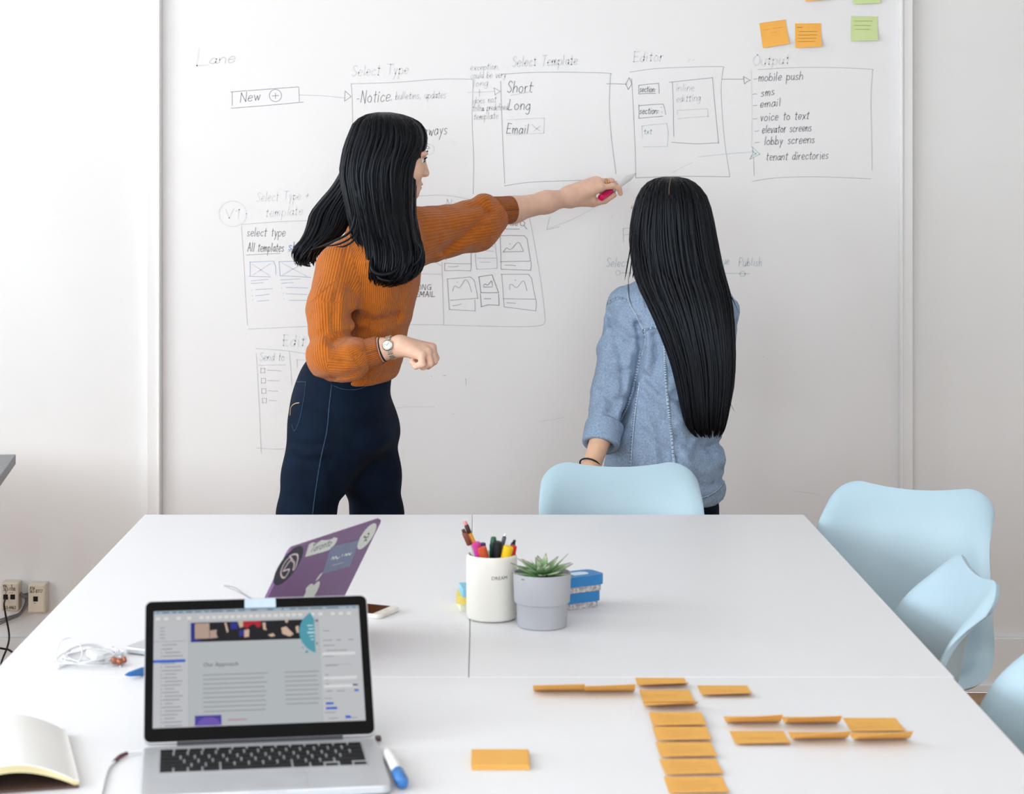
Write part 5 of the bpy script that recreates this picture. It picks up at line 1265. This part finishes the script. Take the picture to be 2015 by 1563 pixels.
b_trunk = nets(F_trunk1, [P(530, 0, 5.3)[0], 5.05, 0.03], [P(840, 0, 5.3)[0], 5.55, 1.42], .011)
body1 = sdf_obj('body', [b_head, b_rh, b_lh, b_trunk], M_skin, w1)
add_face(w1, hc1, hR1)
def F_jean1(Q):
    d = hips1.d(Q)
    d = smin(d, chain(Q, legA, rA, .03), .05); d = smin(d, chain(Q, legB, rB, .03), .05)
    d = smax(d, Q[:, 2] - P(0, 694, D1)[2], .004)
    for cr in (([(575, 868), (600, 872), (640, 866)], .004), ([(577, 880), (610, 888), (640, 884)], -.003), ([(573, 895), (600, 902), (650, 896)], .003), ([(690, 870), (720, 905), (740, 930)], .003), ([(700, 800), (740, 830), (765, 828)], .003), ([(650, 905), (660, 940), (675, 965)], .004)): d = d + crease(Q, cr[0], 5.2, cr[1], .006)
    d = d + .0018 * vnoise(Q * [1, 1, .6], .05, 3)
    return np.maximum(d, .075 - Q[:, 2])
jeans1 = sdf_obj('jeans', [nets(F_jean1, [P(525, 0, 5.3)[0], 5.02, 0.04], [P(830, 0, 5.3)[0], 5.55, 1.1], .0062)], M_jean, w1)
sk = Skin(jeans1)
seam(sk, 'side_seam', [(653, 757), (648, 800), (643, 850), (632, 900), (622, 960), (615, 1012)], M_jeanseam, jeans1, .0016)
seam(sk, 'pocket_edge', [(577, 753), (590, 752), (602, 752)], M_jeanseam, jeans1, .0014); seam(sk, 'pocket_edge', [(602, 752), (598, 785), (590, 825), (580, 848), (574, 836)], M_jeanseam, jeans1, .0014)
seam(sk, 'pocket_stitching', [(571, 818), (573, 802), (580, 795), (589, 793)], M_tan, jeans1, .0016)
seam(sk, 'front_pocket_edge', [(656, 759), (675, 766), (705, 766), (735, 754)], M_jeanseam, jeans1, .0012)
shoe(w1, (legA[-1][0] - .02, legA[-1][1], 0), math.radians(-15)); shoe(w1, (legB[-1][0] - .02, legB[-1][1], 0), math.radians(5))
# sweater
tor1 = Loft(rows_px([(405, 735, 792, .01, .055), (422, 712, 806, .01, .10), (440, 688, 820, .005, .13), (470, 672, 828, 0, .165), (510, 645, 829, 0, .185), (560, 640, 825, 0, .178), (600, 642, 818, 0, .168), (650, 638, 804, 0, .162), (690, 632, 797, 0, .165), (720, 628, 789, 0, .168), (740, 630, 779, 0, .165), (756, 638, 764, 0, .155)], D1))
sleeveN = pts((672, 528, 5.18), (653, 610, 5.11), (654, 701, 5.062), (684, 705, 5.052), (694, 699, 5.048)); rN = [PX(52, 5.17), PX(49, 5.1), PX(48, 5.06), PX(45, 5.05), PX(40, 5.05)]
sleeveF = pts((806, 468, 5.40), (874, 455, 5.49), (935, 443, 5.56), (964, 428, 5.585)); rF = [PX(62, 5.42), PX(48, 5.5), PX(50, 5.56), PX(38, 5.58)]
cutN = pts((760, 686, 5.042), (800, 675, 5.035)); cutF = pts((998, 413, 5.615), (1030, 410, 5.65))
CR1 = [([(696, 560), (698, 600), (694, 640)], .009, .010), ([(672, 656), (694, 648), (724, 644)], .013, .010), ([(872, 490), (900, 472), (932, 450), (958, 420)], .013, .0075), ([(865, 508), (905, 493), (945, 476)], -.005, .010), ([(926, 408), (946, 406), (958, 420)], .006, .006), ([(700, 612), (740, 628), (780, 618)], .010, .009), ([(700, 640), (760, 645), (800, 625)], -.005, .010), ([(620, 660), (650, 640), (690, 690)], .006, .008), ([(640, 730), (690, 722), (722, 712)], .006, .006), ([(800, 560), (780, 640), (768, 690)], .005, .009), ([(845, 420), (900, 432), (950, 420)], -.004, .012), ([(633, 560), (645, 610), (640, 650)], -.004, .010), ([(672, 570), (668, 620), (676, 650)], .005, .007), ([(780, 725), (735, 738), (690, 742)], .005, .004)]
def F_sw(Q):
    d = tor1.d(Q)
    d = smin(d, chain(Q, sleeveN, rN, .02), .022); f_ = chain(Q, sleeveF, rF, .02)
    f_ = smin(f_, ell(Q, P(952, 402, 5.57), (PX(22, 5.57), .045, PX(22, 5.57))), .014); d = smin(d, f_, .035)
    d = smin(d, sg(Q, P(708, 500, 5.2), P(780, 462, 5.40), .052, .052), .03)
    for c in CR1: d = d + crease(Q, c[0], 5.25 if c[0][0][0] < 800 else 5.5, c[1], c[2])
    d = d + .0022 * vnoise(Q, .045, 5) + .0012 * vnoise(Q, .02, 6)
    ang_z = P(0, 749, D1)[2] + .13 * np.maximum(0, Q[:, 0] - P(735, 0, D1)[0]) - .02 * np.abs(Q[:, 0] - P(690, 0, D1)[0]) * 0
    torso_zone = Q[:, 1] > 5.125
    d = np.where(torso_zone & (Q[:, 0] < P(900, 0, 5.3)[0]), smax(d, ang_z - Q[:, 2], .006), d)
    d = smax(d, -sg(Q, cutN[0], cutN[1], .029, .029), .004); d = smax(d, -sg(Q, cutF[0], cutF[1], .034, .034), .004)
    return d
v, f = nets(F_sw, [P(590, 0, 5.1)[0], 4.93, P(0, 768, 5.1)[2]], [P(1000, 0, 5.6)[0], 5.70, P(0, 370, 5.6)[2]], .0042)
def rib_of(Q):
    prims = [np.abs(tor1.d(Q, False))] + [np.abs(sg(Q, a, b, r0, r1)) for a, b, r0, r1 in zip(sleeveN[:-1], sleeveN[1:], rN[:-1], rN[1:])] + [np.abs(sg(Q, a, b, r0, r1)) for a, b, r0, r1 in zip(sleeveF[:-1], sleeveF[1:], rF[:-1], rF[1:])]
    k = np.argmin(np.stack(prims), 0); out = tor1.ang(Q) * .16
    segs = list(zip(sleeveN[:-1], sleeveN[1:])) + list(zip(sleeveF[:-1], sleeveF[1:]))
    for j, (a, b) in enumerate(segs): out = np.where(k == j + 1, seg_angle(Q, a, b) * .062, out)
    return out
sweater = sdf_obj('sweater', [(v, f)], M_knit, w1, {'rib': rib_of(v)})
def cuff(name, a, b, ro, ri, parent, m, extra=0.0):
    a, b = np.array(a), np.array(b); ax = (b - a) / np.linalg.norm(b - a); L = np.linalg.norm(b - a)
    e1 = np.cross(ax, [0, 0, 1.]); e1 /= np.linalg.norm(e1); e2 = np.cross(ax, e1); v = []; f = []; rb = []
    prof = [(-.010, ri), (0, ro * 1.0), (.1, ro * 1.04), (.3, ro * 1.02), (.6, ro), (.9, ro * 1.0), (1.0, ro * .985), (1.01, (ro + ri) / 2), (1.0, ri), (.5, ri), (-.01, ri)]
    ns = 56
    for i in range(ns):
        th_ = 2 * PI * i / ns
        for (t, r) in prof: v.append(a + ax * (L * t) + (e1 * math.cos(th_) + e2 * math.sin(th_)) * (r + (extra * math.sin(th_ * 3 + t * 4)))); rb.append(th_ * ro)
    n = len(prof)
    for i in range(ns):
        j = (i + 1) % ns
        for k in range(n - 1): f.append((i * n + k, i * n + k + 1, j * n + k + 1, j * n + k))
    o = MB().add(v, f).build(name, m, parent, smooth=True, world=True)
    at = o.data.attributes.new('rib', 'FLOAT', 'POINT'); at.data.foreach_set('value', rb); return o
cuff('cuff', P(718, 698, 5.047), P(748, 689.5, 5.043), PX(29, 5.05), .0285, sweater, M_cuff)
cuff('cuff', P(972, 416, 5.59), P(1005, 413, 5.622), PX(28, 5.6), .0330, sweater, M_cuff)
sk = Skin(sweater)
seam(sk, 'shoulder_seam', [(683, 478), (672, 510), (665, 545), (640, 568), (610, 596)], M_cuff, sweater, .0014, .0002)
# watch, bracelet and ring
wc = P(770, 684, 5.036); wax = np.array(rw[2]) - np.array(rw[1]); wax /= np.linalg.norm(wax)
we1 = np.cross(wax, [0, 0, 1.]); we1 /= np.linalg.norm(we1); we2 = np.cross(we1, wax)     # we1 towards the viewer side, we2 up
if we1[1] > 0: we1 = -we1
wr = .0278
band = None
watch = MB().cyl(wc - we1 * 0, wc + we1 * .001, .001).build('watch', M_steel, w1, world=True)   # hub for the watch pieces, inside the wrist
watch['label'] = 'steel wristwatch with a round pale dial'
for k in range(26):
    a = 2 * PI * k / 26
    if abs((a - .25 + PI) % (2 * PI) - PI) < .42: continue
    r_ = we1 * math.cos(a) + we2 * math.sin(a); t_ = -we1 * math.sin(a) + we2 * math.cos(a); c = wc + r_ * wr - wax * .002 * math.sin(a)
    for s_ in (-1, 0, 1):
        M_ = Matrix((tuple(wax), tuple(t_), tuple(r_))).transposed().to_4x4()
        MB().box(tuple(c + wax * s_ * .0042), (.0036, .0058, .0026), .0008, seg=1, M=M_).build('link', M_steel, watch, world=True)
a = .25; r_ = we1 * math.cos(a) + we2 * math.sin(a); cc_ = wc + r_ * (wr + .001); M_ = Vector(r_).to_track_quat('Z', 'Y').to_matrix()
MB().lathe([(.0, -.002), (.0125, -.002), (.0135, 0), (.0135, .004), (.0118, .0062), (.0108, .0056), (0, .0056)], 32, tuple(cc_), M=M_).build('case', M_steel, watch, smooth=True, world=True, angle=.6)
MB().lathe([(.0106, .0057), (.0106, .0061), (0, .0061)], 32, tuple(cc_), M=M_).build('dial', mat('pale_dial', (226, 224, 214), .3), watch, smooth=True, world=True, angle=.5)
for k in range(12):
    q = M_ @ Vector((.0088 * math.cos(k * PI / 6), .0088 * math.sin(k * PI / 6), .0063)); MB().box(tuple(cc_ + np.array(q)), (.0012, .0012, .0005), M=M_.to_4x4()).build('hour_mark', M_black, watch, world=True)
MB().tube([tuple(cc_ + np.array(M_ @ Vector((0, 0, .0065)))), tuple(cc_ + np.array(M_ @ Vector((.004, .006, .0065))))], .0004, 5).build('hand', M_black, watch, world=True)
MB().tube([tuple(cc_ + np.array(M_ @ Vector((0, 0, .0065)))), tuple(cc_ + np.array(M_ @ Vector((-.005, .001, .0065))))], .0004, 5).build('hand', M_black, watch, world=True)
def ring_around(name, c, ax, r, tube_r, m, parent, tilt=0.0):
    ax = ax / np.linalg.norm(ax); e1 = np.cross(ax, [0, 0, 1.]); e1 /= np.linalg.norm(e1); e2 = np.cross(ax, e1)
    p = [c + (e1 * math.cos(t) + e2 * math.sin(t)) * r + ax * tilt * math.sin(t) for t in np.linspace(0, 2 * PI, 41)]
    return MB().tube(p, tube_r, 8, cap=False).build(name, m, parent, smooth=True, world=True)
ring_around('hair_tie', P(753.5, 688, 5.042), wax, .0292, .0022, M_black, w1, .003)
pr0, pr1 = P(1180, 360, 5.738), P(1204, 359, 5.752)
ring_around('ring', pr0 + (pr1 - pr0) * .55, pr1 - pr0, .0112, .0016, M_gold, w1)
ring_around('ring', pr0 + (pr1 - pr0) * .40, pr1 - pr0, .0114, .0012, M_gold, w1)
# hair
h1a = rows_px([(221, 744, 766, .0, .012), (227, 720, 793, .0, .045), (241, 700, 822, .0, .070), (262, 690, 835, .0, .084), (288, 680, 835, .0, .090), (312, 675, 824, -.005, .092), (345, 672, 816, -.012, .090), (385, 680, 815, -.03, .082), (420, 689, 816, -.07, .064), (455, 700, 821, -.115, .050), (485, 708, 828, -.135, .046), (512, 714, 828, -.148, .040), (535, 724, 815, -.155, .032), (550, 738, 792, -.155, .020), (556, 752, 776, -.155, .008)], D1)
hair_mass('hair', w1, h1a, 420, 11, (.0026, .0060), .004, curl=.016, n_fine=300, sway=.2, core_end=.95)
h1b = rows_px([(290, 686, 745, .035, .055), (330, 674, 730, .045, .055), (365, 655, 716, .05, .052), (395, 630, 704, .045, .047), (420, 612, 694, .03, .042), (445, 606, 684, .01, .036), (468, 598, 664, -.01, .030), (485, 588, 640, -.02, .025), (500, 586, 622, -.02, .020), (514, 591, 614, -.02, .012), (522, 598, 608, -.02, .004)], D1)
ex = [{'p': [(700, 420, 5.16), (690, 455, 5.11), (655, 476, 5.10), (612, 492, 5.14)], 'w': .004}, {'p': [(704, 430, 5.15), (696, 462, 5.10), (668, 480, 5.085), (630, 486, 5.09)], 'w': .003}, {'p': [(706, 440, 5.14), (700, 468, 5.09), (680, 484, 5.08), (660, 486, 5.08)], 'w': .003}, {'p': [(600, 490, 5.28), (592, 505, 5.27), (600, 520, 5.27), (612, 525, 5.27)], 'w': .005}, {'p': [(590, 478, 5.28), (584, 490, 5.27), (590, 500, 5.27), (604, 500, 5.27)], 'w': .005},
      {'p': [(735, 520, 5.13), (745, 545, 5.11), (765, 552, 5.10), (780, 548, 5.11)], 'w': .006}, {'p': [(735, 500, 5.12), (730, 525, 5.10), (745, 540, 5.09), (775, 535, 5.09), (790, 515, 5.10)], 'w': .006}, {'p': [(815, 470, 5.13), (830, 490, 5.12), (826, 510, 5.12), (805, 530, 5.11)], 'w': .006}]
hair_mass('hair_lock', w1, h1b, 150, 12, (.0026, .0055), .004, curl=.016, n_fine=90, extra=ex, sway=.2, core_end=.9)
# marker in the far hand
mk = thing('marker', 'white marker with a pink end held up to the board', 'marker', tuple(MK0))
dm = MK1 - MK0; Lm = np.linalg.norm(dm); dm /= Lm
mkp = lambda t0, t1, r0, r1, m, n_: MB().tube([MK0 + dm * t0, MK0 + dm * (t0 + .001), MK0 + dm * (t1 - .001), MK0 + dm * t1], [r0 * .85, r0, r1, r1 * .9], 16).build(n_, m, mk, smooth=True, world=True, angle=.7)
M_pink = mat('hot_pink', (232, 24, 104), .35, .4, var=.04)
mkp(-.013, .040, .0094, .0094, M_pink, 'end_cap'); mkp(.039, Lm - .030, .0082, .0084, M_wbar, 'barrel'); mkp(Lm - .0305, Lm - .004, .0080, .0032, M_wbar, 'nose'); mkp(Lm - .004, Lm, .0024, .0016, M_black, 'nib')
# ================================================================== person in the denim shirt
D2 = 5.38
w2 = thing('person', 'person seen from behind with very long straight black hair and a washed denim shirt', 'person', (P(1310, 700, D2)[0], D2, 0))
hc2 = P(1320, 443, 5.40) ; hR2 = rot_zyx(math.radians(96), math.radians(8))
def F_head2(Q): return smin(head_sdf(Q, hc2, hR2), sg(Q, P(1322, 480, 5.39), P(1324, 570, 5.40), .048, .054), .025)
b_head2 = nets(F_head2, hc2 - [.13, .14, .24], hc2 + [.13, .15, .13], .0045)
armL = pts((1228, 606, 5.41), (1206, 780, 5.35), (1186, 850, 5.29), (1162, 925, 5.215)); 
def F_arm2(Q):
    d = chain(Q, armL, [.030, .029, .028, .0225], .02)
    palm = pts((1160, 930, 5.21), (1152, 985, 5.18)); d = smin(d, sg(Q, palm[0], palm[1], .024, .026), .02)
    for k_, dx in enumerate((-13, -4, 5, 13)):
        d = smin(d, finger(Q, pts((1152 + dx, 985, 5.18 + .006 * k_), (1150 + dx, 1018, 5.165 + .006 * k_), (1150 + dx, 1038, 5.18 + .006 * k_), (1153 + dx, 1050, 5.20)), .0088, .0070), .004)
    return smin(d, finger(Q, pts((1168, 945, 5.19), (1176, 975, 5.165), (1174, 1000, 5.165)), .012, .008), .008)
b_arm2 = nets(F_arm2, [P(1110, 0, 5.2)[0], 5.10, P(0, 1070, 5.2)[2]], [P(1290, 0, 5.3)[0], 5.50, P(0, 560, 5.3)[2]], .0042)
armR = pts((1412, 610, 5.41), (1402, 745, 5.45), (1375, 760, 5.60), (1345, 735, 5.68))
legL2 = pts((1262, 930, 5.40), (1262, 1013, 5.41), (1266, 1130, 5.42), (1268, 1300, 5.43), (1268, 1420, 5.45)); legR2 = pts((1350, 930, 5.40), (1363, 1013, 5.41), (1362, 1130, 5.42), (1358, 1300, 5.43), (1356, 1420, 5.45)); rL2 = [.064, .064, .054, .052, .046]
def F_trunk2(Q):
    d = Loft(rows_px([(560, 1285, 1370, .02, .06), (600, 1240, 1410, .02, .085), (700, 1235, 1405, .02, .09), (800, 1235, 1400, .02, .09), (900, 1215, 1405, .02, .10), (960, 1215, 1405, .02, .10)], D2)).d(Q)
    for lg in (legL2, legR2): d = smin(d, chain(Q, lg, [r - .012 for r in rL2]), .03)
    d = smin(d, chain(Q, armR, [.046, .038, .030, .022], .02), .02)
    hp = P(1340, 730, 5.70); d = smin(d, ell(Q, hp, (.042, .03, .03)), .02)
    for k_ in range(4): d = smin(d, sg(Q, hp + [-.01 - .006 * k_, .012, .016 - .011 * k_], hp + [-.075, .02, .012 - .011 * k_], .0095, .0078), .005)
    return smin(d, sg(Q, hp + [0, .01, .02], hp + [-.05, .02, .045], .011, .008), .008)
b_trunk2 = nets(F_trunk2, [P(1170, 0, 5.4)[0], 5.22, .03], [P(1475, 0, 5.4)[0], 5.80, P(0, 545, 5.4)[2]], .008)
body2 = sdf_obj('body', [b_head2, b_arm2, b_trunk2], M_skin2, w2)
add_face(w2, hc2, hR2)
def F_jean2(Q):
    d = Loft(rows_px([(880, 1210, 1410, .02, .108), (920, 1218, 1385, .03, .098), (960, 1220, 1390, .03, .100), (990, 1216, 1406, .02, .108)], D2)).d(Q)
    for lg in (legL2, legR2): d = smin(d, chain(Q, lg, rL2, .02), .03)
    d = d + .002 * vnoise(Q, .05, 8)
    return np.maximum(d, .07 - Q[:, 2])
sdf_obj('jeans', [nets(F_jean2, [P(1180, 0, 5.4)[0], 5.22, .04], [P(1440, 0, 5.4)[0], 5.60, P(0, 870, 5.4)[2]], .008)], M_jean, w2)
shoe(w2, (legL2[-1][0], legL2[-1][1] - .02, 0), math.radians(95)); shoe(w2, (legR2[-1][0], legR2[-1][1] - .02, 0), math.radians(85))
tor2 = Loft(rows_px([(540, 1275, 1385, .02, .055), (556, 1250, 1408, .02, .085), (576, 1222, 1430, .02, .108), (605, 1208, 1444, .02, .124), (650, 1208, 1446, .02, .130), (700, 1212, 1440, .02, .128), (760, 1206, 1428, .02, .124), (815, 1200, 1419, .02, .124), (870, 1194, 1424, .02, .130), (930, 1190, 1430, .02, .134), (965, 1192, 1431, .02, .133), (992, 1200, 1425, .02, .130)], D2))
slL = pts((1236, 604, 5.41), (1220, 690, 5.375), (1206, 772, 5.345), (1188, 838, 5.305)); rsL = [PX(43, 5.4), PX(42, 5.37), PX(41, 5.34), PX(35, 5.3)]
slR = pts((1410, 612, 5.41), (1402, 690, 5.425), (1398, 742, 5.45), (1375, 758, 5.56)); rsR = [PX(45, 5.4), PX(40, 5.4), PX(36, 5.4), PX(33, 5.5)]
CR2 = [([(1256, 640), (1264, 690), (1248, 775), (1222, 840)], .012, .007), ([(1205, 620), (1222, 700), (1228, 780)], .005, .007), ([(1240, 700), (1234, 760), (1216, 820)], -.004, .006), ([(1185, 690), (1190, 760), (1180, 820)], -.003, .008), ([(1265, 735), (1300, 770), (1340, 790)], .006, .006), ([(1262, 770), (1300, 810), (1330, 830)], -.005, .008), ([(1285, 690), (1320, 730)], .004, .008), ([(1270, 850), (1300, 880), (1335, 905)], .005, .008), ([(1340, 830), (1345, 880), (1360, 930)], -.004, .010), ([(1380, 850), (1400, 900), (1420, 930)], .004, .010), ([(1200, 805), (1222, 815)], .004, .006), ([(1430, 700), (1440, 745)], .006, .010), ([(1445, 760), (1420, 770)], .008, .008), ([(1235, 900), (1250, 930), (1290, 950)], .004, .010)] + [([(1205, 640), (1235, 668), (1262, 672)], .006, .007), ([(1190, 720), (1215, 735), (1240, 730)], .005, .006), ([(1180, 770), (1205, 790), (1232, 785)], .006, .006), ([(1290, 660), (1296, 700), (1285, 740)], .006, .008), ([(1265, 800), (1285, 850), (1290, 910)], -.005, .009), ([(1330, 860), (1375, 890), (1420, 880)], .006, .009), ([(1345, 900), (1390, 930), (1425, 915)], -.005, .009), ([(1350, 950), (1390, 960), (1428, 950)], .004, .008)]
CR2 = [(c_[0], c_[1] * 1.5, c_[2]) for c_ in CR2]
WR = rot_zyx(.3, .5, .3)
def F_sh(Q):
    d = tor2.d(Q); d = smin(d, chain(Q, slL, rsL, .015), .014); d = smin(d, chain(Q, slR, rsR, .015), .018)
    for c in CR2: d = d + crease(Q, c[0], 5.30, c[1], c[2])
    d = d + .0075 * np.abs(vnoise(Q @ WR * [1, 1, .45], .040, 9)) - .002 + .0035 * np.abs(vnoise(Q @ WR * [.7, 1, 1.2], .020, 10))
    hem = P(0, 992, D2)[2] + 3.2 * np.maximum(0, np.abs(Q[:, 0] - P(1310, 0, D2)[0]) - .085) ** 2
    d = np.where(Q[:, 1] > 5.2, smax(d, hem - Q[:, 2], .004), d)
    return smax(d, -sg(Q, P(1186, 862, 5.288), P(1180, 900, 5.26), .034, .032), .004)
v, f = nets(F_sh, [P(1135, 0, 5.3)[0], 5.17, P(0, 1005, 5.35)[2]], [P(1475, 0, 5.45)[0], 5.66, P(0, 530, 5.4)[2]], .0042)
shirt = sdf_obj('shirt', [(v, f)], M_denim, w2)
cf = cuff('cuff', P(1190, 834, 5.312), P(1182, 877, 5.277), PX(37, 5.3), .034, shirt, M_denim, extra=.0015)
cf2 = cuff('cuff', P(1376, 758, 5.565), P(1362, 752, 5.61), PX(34, 5.6), .032, shirt, M_denim, extra=.001)
# collar stands around the neck under the hair
cuff('collar', P(1324, 556, 5.398), P(1323, 540, 5.395), .066, .060, shirt, M_denim, extra=.002)
sk = Skin(shirt)
for nm, px_ in (('shoulder_seam', [(1233, 556), (1236, 575), (1240, 596), (1254, 622), (1267, 648)]), ('armhole_seam', [(1196, 598), (1208, 590), (1222, 587), (1238, 595)]), ('yoke_seam', [(1264, 651), (1285, 645), (1309, 641)]), ('back_seam', [(1307, 645), (1309, 700), (1310, 745), (1316, 810), (1321, 855), (1328, 930), (1336, 985)]), ('side_seam', [(1259, 752), (1250, 810), (1245, 860), (1241, 925)]), ('sleeve_seam', [(1262, 690), (1250, 745), (1237, 793), (1218, 836)]), ('armhole_seam', [(1267, 648), (1270, 670), (1262, 700)])):
    seam(sk, nm, px_, M_denimseam, shirt, .0040, .0009, M_denimdash)
seam(sk, 'hem', [(1285, 985), (1330, 986), (1370, 983), (1395, 976), (1415, 962), (1426, 946)], M_denimseam, shirt, .0026, .0006, M_denimdash)
ring_around('bracelet', P(1161, 915, 5.222), np.array(armL[3]) - np.array(armL[2]), .0262, .0022, M_black, w2)
h2 = rows_px([(348, 1310, 1332, .0, .012), (353, 1288, 1352, .0, .042), (366, 1270, 1371, .0, .066), (390, 1256, 1388, .0, .086), (425, 1247, 1398, .0, .096), (465, 1242, 1405, -.005, .098), (505, 1244, 1411, -.02, .092), (545, 1250, 1420, -.04, .082), (585, 1266, 1428, -.075, .066), (625, 1284, 1431, -.10, .054), (665, 1300, 1432, -.112, .048), (705, 1314, 1432, -.118, .044), (750, 1325, 1429, -.12, .040), (795, 1334, 1421, -.122, .034), (822, 1341, 1416, -.122, .028), (838, 1350, 1411, -.122, .022), (850, 1362, 1404, -.122, .014)], D2)
wis = [{'p': [(1246, 440, 5.33), (1240, 490, 5.31), (1233, 530, 5.30), (1229, 553, 5.30)], 'w': .0028}, {'p': [(1248, 450, 5.31), (1244, 500, 5.30), (1240, 535, 5.29), (1238, 549, 5.29)], 'w': .0026}, {'p': [(1250, 460, 5.30), (1250, 510, 5.28), (1246, 540, 5.275), (1245, 548, 5.27)], 'w': .0028}, {'p': [(1404, 480, 5.33), (1418, 530, 5.32), (1428, 565, 5.31), (1442, 590, 5.30), (1455, 618, 5.30)], 'w': .0022}, {'p': [(1404, 470, 5.34), (1420, 520, 5.33), (1430, 560, 5.31), (1434, 590, 5.29)], 'w': .0030}, {'p': [(1400, 420, 5.36), (1410, 460, 5.35), (1418, 500, 5.34), (1424, 530, 5.33)], 'w': .0008},
       {'p': [(1424, 740, 5.24), (1430, 775, 5.24), (1440, 800, 5.24), (1447, 812, 5.24)], 'w': .0010}, {'p': [(1422, 750, 5.24), (1430, 780, 5.24), (1436, 798, 5.24)], 'w': .0010}, {'p': [(1420, 770, 5.23), (1426, 800, 5.23), (1425, 825, 5.23)], 'w': .0010}, {'p': [(1425, 760, 5.23), (1434, 776, 5.23), (1438, 782, 5.23)], 'w': .0008}, {'p': [(1258, 560, 5.26), (1266, 590, 5.25), (1272, 620, 5.245)], 'w': .0008}, {'p': [(1236, 540, 5.30), (1238, 580, 5.285), (1244, 606, 5.28)], 'w': .0012}]
hair_mass('hair', w2, h2, 430, 21, (.0026, .0058), .0035, n_fine=320, extra=wis, sway=.12, core_end=.9, v_end=.84)
pth = [(1322, 349, 5.36), (1319, 356, 5.315), (1317, 368, 5.289), (1316, 385, 5.283)]
MB().tube(catmull([P(*q) for q in pth], 8), [.0006] + [.0010] * 22 + [.0003] * 2, 6).build('hair_parting', mat('scalp', (112, 88, 78), .6), w2, smooth=True, world=True)
